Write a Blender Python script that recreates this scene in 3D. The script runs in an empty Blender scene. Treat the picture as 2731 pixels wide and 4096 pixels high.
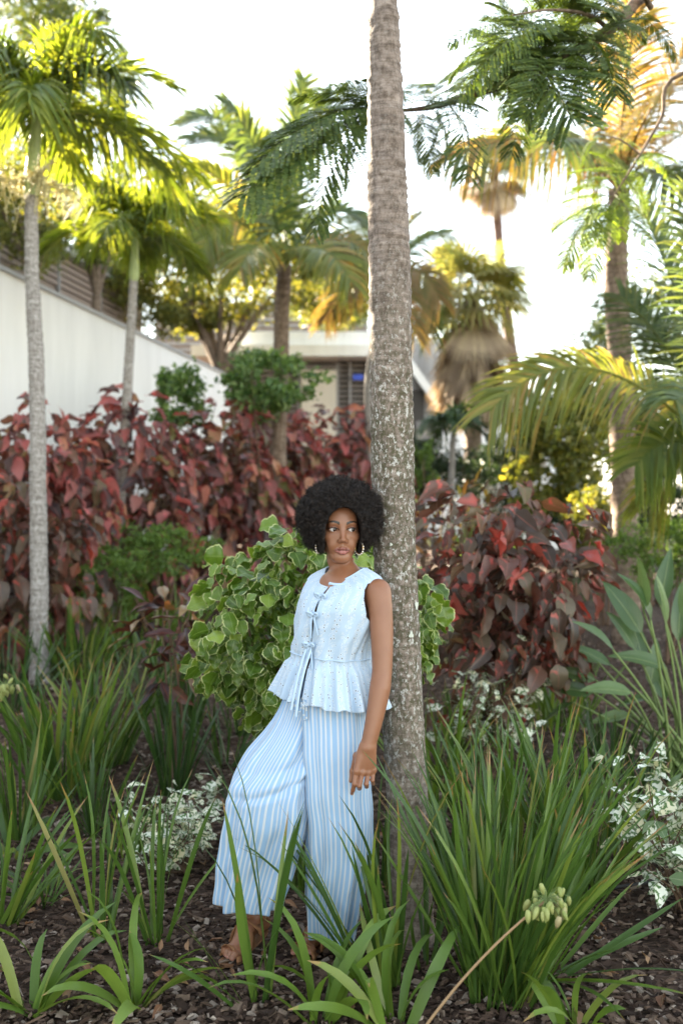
import bpy, math, random
import numpy as np
from mathutils import Vector, Matrix, Euler

R = math.radians
rng = np.random.default_rng(7)
random.seed(7)
scene = bpy.context.scene
COL = scene.collection

# ---------------------------------------------------------------- camera
CAMH, FPX, CU, CV = 1.68, 3982.0, 1365.5, 2048.0
cam_data = bpy.data.cameras.new('camera')
cam_data.sensor_fit = 'VERTICAL'
cam_data.sensor_height = 36.0
cam_data.sensor_width = 24.0
cam_data.lens = 35.0
cam_data.clip_start = 0.05
cam_data.clip_end = 600.0
cam_data.dof.use_dof = True
cam_data.dof.focus_distance = 3.74
cam_data.dof.aperture_fstop = 1.8
cam = bpy.data.objects.new('camera', cam_data)
COL.objects.link(cam)
cam.location = (0, 0, CAMH)
cam.rotation_euler = (R(90), 0, 0)
scene.camera = cam

# ---------------------------------------------------------------- sky, sun, exposure
SUN_DIR = Vector((-0.62, 0.70, 0.42)).normalized()      # towards the sun: behind the garden, to the left
SUN_EL = math.asin(SUN_DIR.z)
SUN_AZ = math.atan2(SUN_DIR.x, SUN_DIR.y)
world = bpy.data.worlds.new('World')
scene.world = world
world.use_nodes = True
wn = world.node_tree.nodes; wl = world.node_tree.links
wn.clear()
sky = wn.new('ShaderNodeTexSky'); sky.sky_type = 'NISHITA'
sky.sun_disc = False
sky.sun_elevation = SUN_EL
sky.sun_rotation = SUN_AZ
sky.dust_density = 0.2
sky.air_density = 1.5
sky.ozone_density = 1.0
hs = wn.new('ShaderNodeHueSaturation'); hs.inputs['Saturation'].default_value = 0.46
bg = wn.new('ShaderNodeBackground'); bg.inputs['Strength'].default_value = 0.05
wo = wn.new('ShaderNodeOutputWorld')
wl.new(sky.outputs[0], hs.inputs['Color']); wl.new(hs.outputs[0], bg.inputs[0]); wl.new(bg.outputs[0], wo.inputs[0])

sun_data = bpy.data.lights.new('sun', 'SUN')
sun_data.energy = 5.0
sun_data.angle = R(0.6)
sun_data.color = (1.0, 0.86, 0.66)
sun = bpy.data.objects.new('sun', sun_data)
COL.objects.link(sun)
sun.rotation_euler = SUN_DIR.to_track_quat('Z', 'Y').to_euler()
sun.location = (-20, 22, 14)

vs = scene.view_settings
vs.view_transform = 'Standard'; vs.look = 'None'; vs.gamma = 1.0
vs.use_curve_mapping = False
vs.exposure = 3.75
scene.display_settings.display_device = 'sRGB'
scene.cycles.use_denoising = True
scene.cycles.max_bounces = 8
scene.cycles.transparent_max_bounces = 8
scene.cycles.transmission_bounces = 6
scene.cycles.caustics_reflective = False
scene.cycles.caustics_refractive = False

# ---------------------------------------------------------------- helpers
def gz(x, y):
    """height of the planting bed, which climbs gently away from the camera"""
    return 0.06 * min(max(y - 5.0, 0.0), 17.0)

def at(u, v, Y):
    return np.array([(u - CU) / FPX * Y, Y, CAMH - (v - CV) / FPX * Y])

def depth_of(v):
    """distance of the ground seen at image row v"""
    k = (v - CV) / FPX
    Y = CAMH / k
    if Y > 5.0:
        Y = (CAMH + 0.3) / (k + 0.06)
    return Y

def ground_at(u, v):
    Y = depth_of(v)
    x = (u - CU) / FPX * Y
    return np.array([x, Y, gz(x, Y)])

def mesh_of(name, V, F, uv=None, col=None, smooth=True, mats=None, mi=None):
    """F: list of integer arrays, each (n, k); uv: per vertex (N,2); col: per vertex (N,3)"""
    V = np.asarray(V, np.float32)
    if not isinstance(F, (list, tuple)): F = [F]
    F = [np.asarray(f, np.int32) for f in F if len(f)]
    me = bpy.data.meshes.new(name)
    li = np.concatenate([f.ravel() for f in F])
    lt = np.concatenate([np.full(len(f), f.shape[1], np.int32) for f in F])
    ls = np.concatenate([[0], np.cumsum(lt)[:-1]]).astype(np.int32)
    me.vertices.add(len(V)); me.vertices.foreach_set('co', V.ravel())
    me.loops.add(len(li)); me.loops.foreach_set('vertex_index', li)
    me.polygons.add(len(lt)); me.polygons.foreach_set('loop_start', ls)
    if uv is not None:
        l = me.uv_layers.new(name='UVMap')
        l.data.foreach_set('uv', np.asarray(uv, np.float32)[li].ravel())
    if col is not None:
        a = me.color_attributes.new('Col', 'FLOAT_COLOR', 'POINT')
        c = np.ones((len(V), 4), np.float32); c[:, :3] = col
        a.data.foreach_set('color', c.ravel())
    me.polygons.foreach_set('use_smooth', np.full(len(lt), smooth, bool))
    if mi is not None:
        me.polygons.foreach_set('material_index', np.asarray(mi, np.int32))
    me.update(calc_edges=True)
    me.validate()
    for m in (mats or []):
        me.materials.append(m)
    return me

def link(name, me, parent=None, loc=None):
    o = bpy.data.objects.new(name, me)
    COL.objects.link(o)
    if parent is not None: o.parent = parent
    if loc is not None: o.location = loc
    return o

def tag(o, label=None, cat=None, group=None, kind=None):
    if label: o['label'] = label
    if cat: o['category'] = cat
    if group: o['group'] = group
    if kind: o['kind'] = kind
    return o

def thing(name, label, cat, loc, group=None):
    o = bpy.data.objects.new(name, None)
    COL.objects.link(o)
    o.empty_display_size = 0.05
    o.location = tuple(loc)
    return tag(o, label, cat, group)

def part(name, V, F, mat, parent, **kw):
    """a part whose vertices are given in world space"""
    V = np.asarray(V, float)
    # offset from the thing's base, through at most one intermediate part placed at the same base
    root = parent
    while root is not None and root.parent is not None: root = root.parent
    off = np.array(root.location) if root is not None else 0.0
    me = mesh_of(name, V - off, F, mats=[mat], **kw)
    return link(name, me, parent)

class MB:
    """collects shapes into one mesh"""
    def __init__(s): s.V = []; s.Q = []; s.T = []; s.U = []; s.n = 0
    def add(s, V, quads=None, tris=None, uv=None):
        V = np.asarray(V, float)
        if quads is not None and len(quads): s.Q.append(np.asarray(quads) + s.n)
        if tris is not None and len(tris): s.T.append(np.asarray(tris) + s.n)
        s.V.append(V); s.U.append(np.zeros((len(V), 2)) if uv is None else np.asarray(uv, float)); s.n += len(V)
        return s
    def box(s, lo, hi, M=None):
        lo = np.asarray(lo, float); hi = np.asarray(hi, float)
        V = np.array([[(lo, hi)[i & 1][0], (lo, hi)[(i >> 1) & 1][1], (lo, hi)[(i >> 2) & 1][2]] for i in range(8)])
        if M is not None: V = V @ np.asarray(M)[:3, :3].T + np.asarray(M)[:3, 3]
        return s.add(V, [[0, 2, 3, 1], [4, 5, 7, 6], [0, 1, 5, 4], [2, 6, 7, 3], [0, 4, 6, 2], [1, 3, 7, 5]])
    def tube(s, P, r, n=8, cap=True):
        V, Q, T, U = tube_arrays(P, r, n, cap)
        return s.add(V, Q, T, U)
    def get(s):
        V = np.concatenate(s.V); U = np.concatenate(s.U)
        F = []
        if s.Q: F.append(np.concatenate(s.Q))
        if s.T: F.append(np.concatenate(s.T))
        return V, F, U
    def part(s, name, mat, parent, smooth=True):
        V, F, U = s.get()
        return part(name, V, F, mat, parent, uv=U, smooth=smooth)

def frames(P):
    P = np.asarray(P, float)
    T = np.gradient(P, axis=0)
    T /= np.linalg.norm(T, axis=1)[:, None] + 1e-12
    ref = np.array([0.0, 1, 0]) if abs(T[0][1]) < 0.8 else np.array([1.0, 0, 0])
    A = np.cross(T, ref); A /= np.linalg.norm(A, axis=1)[:, None] + 1e-12
    B = np.cross(T, A)
    return T, A, B

def tube_arrays(P, r, n=8, cap=True, rmod=None):
    P = np.asarray(P, float); m = len(P)
    r = np.broadcast_to(np.asarray(r, float), (m,))
    T, A, B = frames(P)
    th = np.linspace(0, 2 * math.pi, n, endpoint=False)
    rr = r[:, None] * np.ones(n)[None]
    if rmod is not None: rr = rr + rmod
    V = P[:, None] + (A[:, None] * np.cos(th)[None, :, None] + B[:, None] * np.sin(th)[None, :, None]) * rr[..., None]
    i, j = np.meshgrid(np.arange(m - 1), np.arange(n), indexing='ij')
    j2 = (j + 1) % n
    Q = np.stack([i * n + j, i * n + j2, (i + 1) * n + j2, (i + 1) * n + j], -1).reshape(-1, 4)
    V = V.reshape(-1, 3)
    U = np.stack([np.tile(th / (2 * math.pi), m), np.repeat(np.linspace(0, 1, m), n)], -1)
    Tt = np.zeros((0, 3), int)
    if cap:
        c = len(V); V = np.concatenate([V, P[-1:] + T[-1:] * r[-1] * 0.3]); U = np.concatenate([U, [[.5, 1]]])
        k = np.arange(n)
        Tt = np.stack([(m - 1) * n + k, (m - 1) * n + (k + 1) % n, np.full(n, c)], -1)
    return V, Q, Tt, U

def bez(P0, P1, P2, n=12):
    t = np.linspace(0, 1, n)[:, None]
    return (1 - t) ** 2 * np.asarray(P0) + 2 * t * (1 - t) * np.asarray(P1) + t * t * np.asarray(P2)

def spline(pts, n):
    """smooth path through points (Catmull-Rom)"""
    P = np.asarray(pts, float)
    P = np.concatenate([[2 * P[0] - P[1]], P, [2 * P[-1] - P[-2]]])
    out = []
    k = len(P) - 3
    for t in np.linspace(0, k - 1e-9, n):
        i = int(t); f = t - i
        p0, p1, p2, p3 = P[i:i + 4]
        out.append(0.5 * (2 * p1 + (p2 - p0) * f + (2 * p0 - 5 * p1 + 4 * p2 - p3) * f * f + (3 * p1 - p0 - 3 * p2 + p3) * f ** 3))
    return np.array(out)

def unit(v): v = np.asarray(v, float); return v / (np.linalg.norm(v) + 1e-12)

# ---------------------------------------------------------------- materials
class NT:
    def __init__(s, name):
        s.m = bpy.data.materials.new(name); s.m.use_nodes = True
        s.t = s.m.node_tree; s.t.nodes.clear()
        s.out = s.t.nodes.new('ShaderNodeOutputMaterial')
    def n(s, typ, **kw):
        nd = s.t.nodes.new('ShaderNode' + typ)
        for k, v in kw.items():
            if k in nd.inputs: nd.inputs[k].default_value = v
            else: setattr(nd, k, v)
        return nd
    def l(s, a, b): s.t.links.new(a, b)
    def val(s, x):
        return x
    def math(s, op, a, b=None, clamp=False):
        nd = s.t.nodes.new('ShaderNodeMath'); nd.operation = op; nd.use_clamp = clamp
        for i, x in enumerate((a, b)):
            if x is None: continue
            if isinstance(x, (int, float)): nd.inputs[i].default_value = x
            else: s.l(x, nd.inputs[i])
        return nd.outputs[0]
    def mix(s, fac, a, b, typ='MIX'):
        nd = s.t.nodes.new('ShaderNodeMix'); nd.data_type = 'RGBA'; nd.blend_type = typ
        for sock, x in ((nd.inputs[0], fac), (nd.inputs[6], a), (nd.inputs[7], b)):
            if isinstance(x, (int, float)): sock.default_value = x
            elif isinstance(x, tuple): sock.default_value = (*x[:3], 1)
            else: s.l(x, sock)
        return nd.outputs[2]
    def ramp(s, fac, stops, interp='LINEAR'):
        nd = s.t.nodes.new('ShaderNodeValToRGB'); cr = nd.color_ramp; cr.interpolation = interp
        while len(cr.elements) > 1: cr.elements.remove(cr.elements[-1])
        for i, (p, c) in enumerate(stops):
            e = cr.elements[0] if i == 0 else cr.elements.new(p)
            e.position = p; e.color = (*c, 1) if len(c) == 3 else c
        s.l(fac, nd.inputs[0]); return nd.outputs[0]
    def noise(s, vec, scale, detail=4.0, rough=0.6):
        nd = s.n('TexNoise'); nd.inputs['Scale'].default_value = scale; nd.inputs['Detail'].default_value = detail
        nd.inputs['Roughness'].default_value = rough
        if vec is not None: s.l(vec, nd.inputs['Vector'])
        return nd.outputs[0]
    def mapping(s, vec, scale=(1, 1, 1), rot=(0, 0, 0)):
        nd = s.n('Mapping'); nd.inputs['Scale'].default_value = scale; nd.inputs['Rotation'].default_value = rot
        s.l(vec, nd.inputs['Vector']); return nd.outputs[0]
    def coord(s, which='Object'):
        nd = s.n('TexCoord'); return nd.outputs[which]
    def bump(s, h, strength=0.5, dist=0.01):
        nd = s.n('Bump'); nd.inputs['Strength'].default_value = strength; nd.inputs['Distance'].default_value = dist
        s.l(h, nd.inputs['Height']); return nd.outputs[0]
    def principled(s, color, rough=0.6, spec=0.5, normal=None, **kw):
        p = s.n('BsdfPrincipled')
        for sock, x in ((p.inputs['Base Color'], color), (p.inputs['Roughness'], rough)):
            if isinstance(x, (int, float)): sock.default_value = x
            elif isinstance(x, tuple): sock.default_value = (*x[:3], 1)
            else: s.l(x, sock)
        p.inputs['Specular IOR Level'].default_value = spec
        for k, v in kw.items(): p.inputs[k.replace('_', ' ')].default_value = v
        if normal is not None: s.l(normal, p.inputs['Normal'])
        return p.outputs[0]
    def done(s, sh):
        s.l(sh, s.out.inputs['Surface']); return s.m

def plain(name, color, rough=0.6, spec=0.5, var=0.12, scale=6.0, bump=0.0, bscale=40.0, **kw):
    m = NT(name); co = m.coord()
    nz = m.noise(co, scale, 5)
    c = m.mix(nz, tuple(x * (1 - var) for x in color), tuple(min(x * (1 + var), 1) for x in color))
    nrm = None
    if bump: nrm = m.bump(m.noise(co, bscale, 5), bump, 0.01)
    return m.done(m.principled(c, rough, spec, nrm, **kw))

def leafy(name, stops, trans=0.35, rough=0.42, spec=0.45, midrib=None, edge=None, tcol=(1.25, 1.2, 0.55), patch=None, vary=0.25, nscale=9.0, interp='LINEAR', veins=0.0, lines=0.0, tips=None):
    """leaf surface: a colour of its own for every leaf, a pale midrib, light that shines through"""
    m = NT(name)
    oi = m.n('ObjectInfo'); ge = m.n('NewGeometry')
    rnd = m.math('FRACT', m.math('ADD', oi.outputs['Random'], ge.outputs['Random Per Island']))
    c = m.ramp(rnd, stops, interp)
    co = m.coord('Object')
    nz = m.noise(co, nscale, 3)
    c = m.mix(m.math('MULTIPLY', nz, vary * 2), c, m.mix(1.0, c, (0.45, 0.5, 0.4), 'MULTIPLY'))
    uv = m.n('UVMap').outputs[0]
    sp = m.n('SeparateXYZ'); m.l(uv, sp.inputs[0])
    ax = m.math('ABSOLUTE', m.math('SUBTRACT', sp.outputs[0], 0.5))
    if patch is not None:
        pc, lo, hi, sc = patch
        f = m.ramp(m.noise(co, sc, 2, 0.5), [(lo, (0, 0, 0)), (hi, (1, 1, 1))])
        c = m.mix(f, c, pc)
    if midrib is not None:
        c = m.mix(m.math('LESS_THAN', ax, 0.03), c, m.mix(0.5, c, midrib))
    if veins:
        vv = m.math('FRACT', m.math('SUBTRACT', m.math('MULTIPLY', sp.outputs[1], 9.0), m.math('MULTIPLY', ax, 7.0)))
        c = m.mix(m.math('MULTIPLY', m.math('LESS_THAN', vv, 0.16), veins), c, m.mix(1.0, c, (1.9, 1.8, 1.6), 'MULTIPLY'))
        c = m.mix(m.math('MULTIPLY', m.math('GREATER_THAN', vv, 0.80), veins), c, m.mix(1.0, c, (0.6, 0.6, 0.6), 'MULTIPLY'))
    if lines:
        ln = m.noise(m.mapping(uv, (22, 1.2, 1)), 1.0, 3)
        c = m.mix(m.math('MULTIPLY', ln, lines), c, m.mix(1.0, c, (0.5, 0.55, 0.5), 'MULTIPLY'))
    if tips is not None:
        tn = m.math('ADD', sp.outputs[1], m.math('MULTIPLY', m.math('SUBTRACT', m.math('ADD', rnd, m.noise(co, 25, 2)), 1.0), 0.16))
        c = m.mix(m.ramp(tn, [(0.93, (0, 0, 0)), (0.99, (1, 1, 1))]), c, tips)
    if edge is not None:
        ec, w = edge
        f = m.math('GREATER_THAN', ax, m.math('SUBTRACT', 0.5, m.math('MULTIPLY', m.noise(co, 30, 1), w * 2)))
        c = m.mix(f, c, ec)
    pb = m.principled(c, rough, spec)
    tr = m.n('BsdfTranslucent'); m.l(m.mix(1.0, c, tcol, 'MULTIPLY'), tr.inputs[0])
    mx = m.n('MixShader'); mx.inputs[0].default_value = trans
    m.l(pb, mx.inputs[1]); m.l(tr.outputs[0], mx.inputs[2])
    return m.done(mx.outputs[0])
# ---------------------------------------------------------------- the materials of the place
M = {}
def mulch_mat():
    m = NT('bark_mulch'); co = m.coord()
    v = m.n('TexVoronoi'); v.inputs['Scale'].default_value = 28; m.l(m.mapping(co, (1, 1.6, 1)), v.inputs['Vector'])
    c = m.ramp(m.math('FRACT', m.math('MULTIPLY', v.outputs['Color'], 1.0)), [(0, (0.026, 0.016, 0.011)), (0.5, (0.075, 0.048, 0.034)), (0.8, (0.13, 0.088, 0.064)), (1, (0.21, 0.16, 0.13))])
    c = m.mix(m.noise(co, 1.2, 4), c, m.mix(1.0, c, (0.55, 0.5, 0.45), 'MULTIPLY'))
    n = m.bump(v.outputs['Distance'], 0.9, 0.03)
    return m.done(m.principled(c, 0.9, 0.2, n))
M['mulch'] = mulch_mat()
def chip_mat():
    m = NT('bark_chip'); ge = m.n('NewGeometry'); co = m.coord()
    c = m.ramp(ge.outputs['Random Per Island'], [(0, (0.035, 0.022, 0.016)), (0.35, (0.085, 0.052, 0.036)), (0.65, (0.15, 0.10, 0.07)), (0.84, (0.23, 0.165, 0.12)), (0.95, (0.36, 0.30, 0.25)), (1, (0.50, 0.42, 0.34))])
    c = m.mix(m.noise(co, 60, 4), c, m.mix(1.0, c, (0.45, 0.42, 0.4), 'MULTIPLY'))
    return m.done(m.principled(c, 0.85, 0.25, m.bump(m.noise(co, 140, 3), 0.5, 0.004)))
M['chip'] = chip_mat()
M['dead_leaf'] = leafy('dead_leaf', [(0, (0.16, 0.07, 0.035)), (0.5, (0.28, 0.14, 0.07)), (1, (0.40, 0.26, 0.15))], trans=0.12, rough=0.7, midrib=(0.5, 0.35, 0.2), tcol=(1, .9, .7))

def trunk_mat(name, light, dark, moss=None, mossz=(0, 0), scale=1.0):
    m = NT(name); co = m.coord('Object')
    streak = m.noise(m.mapping(co, (7 * scale, 7 * scale, 62 * scale)), 1.0, 6, 0.65)
    fine = m.noise(m.mapping(co, (48 * scale, 48 * scale, 30 * scale)), 1.0, 5, 0.7)
    c = m.ramp(streak, [(0.25, dark), (0.5, tuple(.5 * (a + b) for a, b in zip(light, dark))), (0.72, light)])
    c = m.mix(m.ramp(fine, [(0.42, (0, 0, 0)), (0.62, (1, 1, 1))]), c, m.mix(1.0, c, (0.5, 0.48, 0.45), 'MULTIPLY'))
    if moss:
        sp = m.n('SeparateXYZ'); m.l(co, sp.inputs[0])
        lich = m.noise(m.mapping(co, (70, 70, 48)), 1.0, 6, 0.72)
        z = sp.outputs[2]
        up = m.n('MapRange'); up.inputs[1].default_value = mossz[0]; up.inputs[2].default_value = mossz[0] + 0.5; m.l(z, up.inputs[0])
        dn = m.n('MapRange'); dn.inputs[1].default_value = mossz[1]; dn.inputs[2].default_value = mossz[1] - 0.7; m.l(z, dn.inputs[0])
        zone = m.math('MULTIPLY', up.outputs[0], dn.outputs[0])
        big = m.noise(co, 3.5, 3)
        f = m.ramp(m.math('ADD', m.math('MULTIPLY', lich, 0.85), m.math('MULTIPLY', big, 0.15)), [(0.44, (1, 1, 1)), (0.56, (0, 0, 0))])
        c = m.mix(m.math('MULTIPLY', f, m.math('MULTIPLY', zone, 0.9)), c, moss)
        pale = m.ramp(m.noise(m.mapping(co, (62, 62, 44)), 1.0, 5, 0.7), [(0.55, (0, 0, 0)), (0.60, (1, 1, 1))])
        c = m.mix(m.math('MULTIPLY', pale, m.math('ADD', m.math('MULTIPLY', zone, 0.8), 0.12)), c, (0.46, 0.455, 0.42))
    h = m.math('ADD', m.math('MULTIPLY', streak, 0.7), m.math('MULTIPLY', fine, 0.5))
    return m.done(m.principled(c, 0.85, 0.2, m.bump(h, 0.55, 0.008)))
M['trunk_main'] = trunk_mat('ringed_grey_bark', (0.36, 0.30, 0.255), (0.125, 0.097, 0.08), (0.07, 0.068, 0.036), (0.45, 2.75))
M['trunk_pale'] = trunk_mat('pale_grey_bark', (0.48, 0.46, 0.44), (0.24, 0.215, 0.195))
M['trunk_brown'] = trunk_mat('brown_palm_bark', (0.34, 0.26, 0.20), (0.13, 0.09, 0.065), scale=0.5)
M['trunk_red'] = trunk_mat('reddish_palm_bark', (0.24, 0.15, 0.125), (0.12, 0.075, 0.06), scale=0.5)
M['bark'] = trunk_mat('tree_bark', (0.28, 0.21, 0.155), (0.11, 0.08, 0.06), scale=0.6)
M['twig'] = plain('brown_twig', (0.13, 0.085, 0.055), 0.8, 0.2, 0.3, 30)
M['green_stem'] = plain('green_stem', (0.16, 0.22, 0.07), 0.6, 0.3, 0.2, 20)
M['shaft'] = plain('green_crownshaft', (0.33, 0.40, 0.17), 0.5, 0.4, 0.25, 8)
M['stalk'] = plain('tan_flower_stalk', (0.33, 0.22, 0.12), 0.7, 0.2, 0.2, 40)

G = lambda *a: a
M['frond_lime'] = leafy('lime_palm_frond', [(0, (0.11, 0.18, 0.03)), (0.6, (0.19, 0.265, 0.045)), (1, (0.28, 0.33, 0.07))], trans=0.58, rough=0.4, midrib=None, tcol=(1.45, 1.2, 0.4))
M['frond_green'] = leafy('coconut_palm_frond', [(0, (0.075, 0.125, 0.04)), (0.6, (0.11, 0.165, 0.05)), (1, (0.17, 0.20, 0.055))], trans=0.45, rough=0.38, tcol=(1.35, 1.15, 0.5))
M['frond_yellow'] = leafy('yellowing_palm_frond', [(0, (0.17, 0.17, 0.05)), (0.5, (0.26, 0.20, 0.06)), (1, (0.34, 0.21, 0.09))], trans=0.5, rough=0.45, tcol=(1.2, 1.0, 0.55))
M['frond_mixed'] = leafy('green_and_orange_palm_frond', [(0, (0.11, 0.155, 0.045)), (0.5, (0.20, 0.21, 0.05)), (0.75, (0.33, 0.24, 0.06)), (1, (0.36, 0.19, 0.07))], trans=0.45, rough=0.42, tcol=(1.2, 1.05, 0.5))
M['frond_sun'] = leafy('sunlit_palm_frond', [(0, (0.15, 0.20, 0.04)), (0.55, (0.25, 0.28, 0.055)), (0.85, (0.36, 0.33, 0.075)), (1, (0.42, 0.28, 0.08))], trans=0.5, rough=0.36, tcol=(1.2, 1.05, 0.5))  # brighter frond colour standing in for sunlight on the leaflets
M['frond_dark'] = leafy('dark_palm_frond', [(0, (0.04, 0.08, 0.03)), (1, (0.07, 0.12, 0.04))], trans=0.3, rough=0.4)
M['fan_green'] = leafy('fan_palm_leaf', [(0, (0.19, 0.21, 0.07)), (0.6, (0.31, 0.30, 0.12)), (1, (0.42, 0.36, 0.17))], trans=0.5, rough=0.45)
M['fan_dead'] = leafy('dead_palm_skirt', [(0, (0.26, 0.18, 0.12)), (0.6, (0.42, 0.31, 0.21)), (1, (0.55, 0.42, 0.27))], trans=0.2, rough=0.8, tcol=(1, .9, .7))
M['rachis'] = plain('palm_leaf_stalk', (0.30, 0.27, 0.10), 0.5, 0.4, 0.2, 10)
M['flower_stalks'] = plain('cream_palm_flower', (0.55, 0.50, 0.26), 0.7, 0.2, 0.25, 30)
M['fern_leaf'] = leafy('feathery_leaf', [(0, (0.055, 0.095, 0.025)), (0.6, (0.085, 0.13, 0.03)), (1, (0.14, 0.18, 0.035))], trans=0.36, rough=0.45, vary=0.1)
M['fern_leaf_sunlit'] = leafy('sunlit_feathery_leaf', [(0, (0.13, 0.21, 0.045)), (1, (0.24, 0.30, 0.06))], trans=0.5, rough=0.45, vary=0.1)  # paler, yellower copy of the feathery leaf; sunlight put into the colour
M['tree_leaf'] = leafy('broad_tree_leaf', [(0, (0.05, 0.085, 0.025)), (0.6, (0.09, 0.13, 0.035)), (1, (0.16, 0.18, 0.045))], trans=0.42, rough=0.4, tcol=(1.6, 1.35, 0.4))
M['tree_leaf_sunlit'] = leafy('sunlit_tree_leaf', [(0, (0.09, 0.12, 0.03)), (0.6, (0.17, 0.19, 0.05)), (1, (0.30, 0.28, 0.07))], trans=0.5, rough=0.4, tcol=(1.5, 1.3, 0.45))  # lighter, yellower copy of the tree leaf; backlight put into the colour
M['shrub_leaf'] = leafy('fresh_shrub_leaf', [(0, (0.06, 0.13, 0.035)), (0.5, (0.12, 0.22, 0.06)), (1, (0.30, 0.42, 0.15))], trans=0.35, rough=0.35)
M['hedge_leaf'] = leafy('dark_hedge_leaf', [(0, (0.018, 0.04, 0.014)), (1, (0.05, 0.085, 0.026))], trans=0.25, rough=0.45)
M['fine_green'] = leafy('fine_green_foliage', [(0, (0.09, 0.17, 0.035)), (1, (0.19, 0.29, 0.06))], trans=0.4, rough=0.5)
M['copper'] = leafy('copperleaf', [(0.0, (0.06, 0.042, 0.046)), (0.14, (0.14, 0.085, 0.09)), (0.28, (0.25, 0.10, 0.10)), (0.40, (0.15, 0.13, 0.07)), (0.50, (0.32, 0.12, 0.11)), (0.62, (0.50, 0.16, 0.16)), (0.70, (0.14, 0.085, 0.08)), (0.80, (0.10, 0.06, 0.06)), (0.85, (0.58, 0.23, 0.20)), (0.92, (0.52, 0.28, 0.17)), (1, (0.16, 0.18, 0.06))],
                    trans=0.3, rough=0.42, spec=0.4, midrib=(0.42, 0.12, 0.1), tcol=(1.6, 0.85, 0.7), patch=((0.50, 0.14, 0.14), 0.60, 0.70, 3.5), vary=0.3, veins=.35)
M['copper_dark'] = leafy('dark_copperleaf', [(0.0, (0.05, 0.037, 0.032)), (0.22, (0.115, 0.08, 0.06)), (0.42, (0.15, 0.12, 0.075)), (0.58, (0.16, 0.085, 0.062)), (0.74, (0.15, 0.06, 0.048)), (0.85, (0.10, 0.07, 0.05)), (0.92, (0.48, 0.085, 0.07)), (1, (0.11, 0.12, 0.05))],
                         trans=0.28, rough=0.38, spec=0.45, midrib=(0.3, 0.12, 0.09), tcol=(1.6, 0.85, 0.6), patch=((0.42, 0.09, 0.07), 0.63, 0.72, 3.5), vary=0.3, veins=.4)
M['scallop'] = leafy('cream_edged_leaf', [(0, (0.065, 0.13, 0.015)), (0.5, (0.12, 0.215, 0.024)), (0.85, (0.19, 0.30, 0.034)), (1, (0.29, 0.39, 0.055))], veins=.35, trans=0.3, rough=0.36, spec=0.5, midrib=(0.22, 0.32, 0.10), edge=((0.56, 0.60, 0.28), 0.055), vary=0.4)
M['croton'] = leafy('croton_leaf', [(0, (0.05, 0.035, 0.025)), (0.35, (0.13, 0.04, 0.03)), (0.55, (0.11, 0.10, 0.03)), (0.75, (0.42, 0.12, 0.05)), (0.9, (0.45, 0.33, 0.06)), (1, (0.30, 0.35, 0.07))], trans=0.3, rough=0.3, spec=0.6, midrib=(0.5, 0.2, 0.08), tcol=(1.4, 1.0, .5))
M['croton_dark'] = leafy('dark_croton_leaf', [(0, (0.03, 0.015, 0.014)), (0.5, (0.085, 0.028, 0.024)), (0.8, (0.14, 0.06, 0.035)), (0.93, (0.30, 0.20, 0.07)), (1, (0.42, 0.16, 0.05))], trans=0.25, rough=0.3, spec=0.6, midrib=(0.35, 0.1, 0.06), tcol=(1.4, 1.0, .5))
M['varieg'] = leafy('white_variegated_leaf', [(0, (0.76, 0.79, 0.66)), (0.6, (0.84, 0.85, 0.74)), (1, (0.74, 0.68, 0.42))], trans=0.25, rough=0.45, patch=((0.10, 0.19, 0.055), 0.52, 0.58, 4.5), tcol=(1, 1, .8), vary=0.05)
M['varieg_green'] = leafy('grey_green_leaf', [(0, (0.12, 0.20, 0.10)), (1, (0.22, 0.31, 0.15))], trans=0.3, rough=0.45, midrib=(.4, .45, .3))
M['blade'] = leafy('strap_leaf', [(0, (0.05, 0.105, 0.022)), (0.4, (0.09, 0.17, 0.03)), (0.8, (0.145, 0.235, 0.042)), (0.95, (0.22, 0.29, 0.05)), (1, (0.34, 0.30, 0.10))], lines=.6, tips=(0.30, 0.17, 0.07), trans=0.3, rough=0.38, spec=0.45, tcol=(1.3, 1.2, .5), vary=0.15)
M['blade_dark'] = leafy('dark_strap_leaf', [(0, (0.03, 0.065, 0.018)), (0.6, (0.05, 0.105, 0.024)), (1, (0.085, 0.15, 0.034))], lines=.6, tips=(0.26, 0.17, 0.07), trans=0.25, rough=0.38, vary=0.15)
M['blade_light'] = leafy('bright_strap_leaf', [(0, (0.11, 0.20, 0.032)), (0.5, (0.17, 0.28, 0.045)), (0.9, (0.25, 0.36, 0.07)), (1, (0.36, 0.36, 0.12))], lines=.6, tips=(0.42, 0.28, 0.10), trans=0.35, rough=0.38, spec=0.45, tcol=(1.25, 1.15, .5), vary=0.15)
M['paddle'] = leafy('paddle_leaf', [(0, (0.06, 0.12, 0.04)), (0.6, (0.10, 0.17, 0.06)), (1, (0.17, 0.25, 0.10))], trans=0.22, rough=0.33, spec=0.5, midrib=(0.26, 0.32, 0.15), vary=0.2, veins=.25)
M['pod'] = leafy('seed_pod', [(0, (0.30, 0.36, 0.10)), (0.7, (0.44, 0.46, 0.17)), (1, (0.50, 0.40, 0.24))], trans=0.2, rough=0.5)

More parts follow.
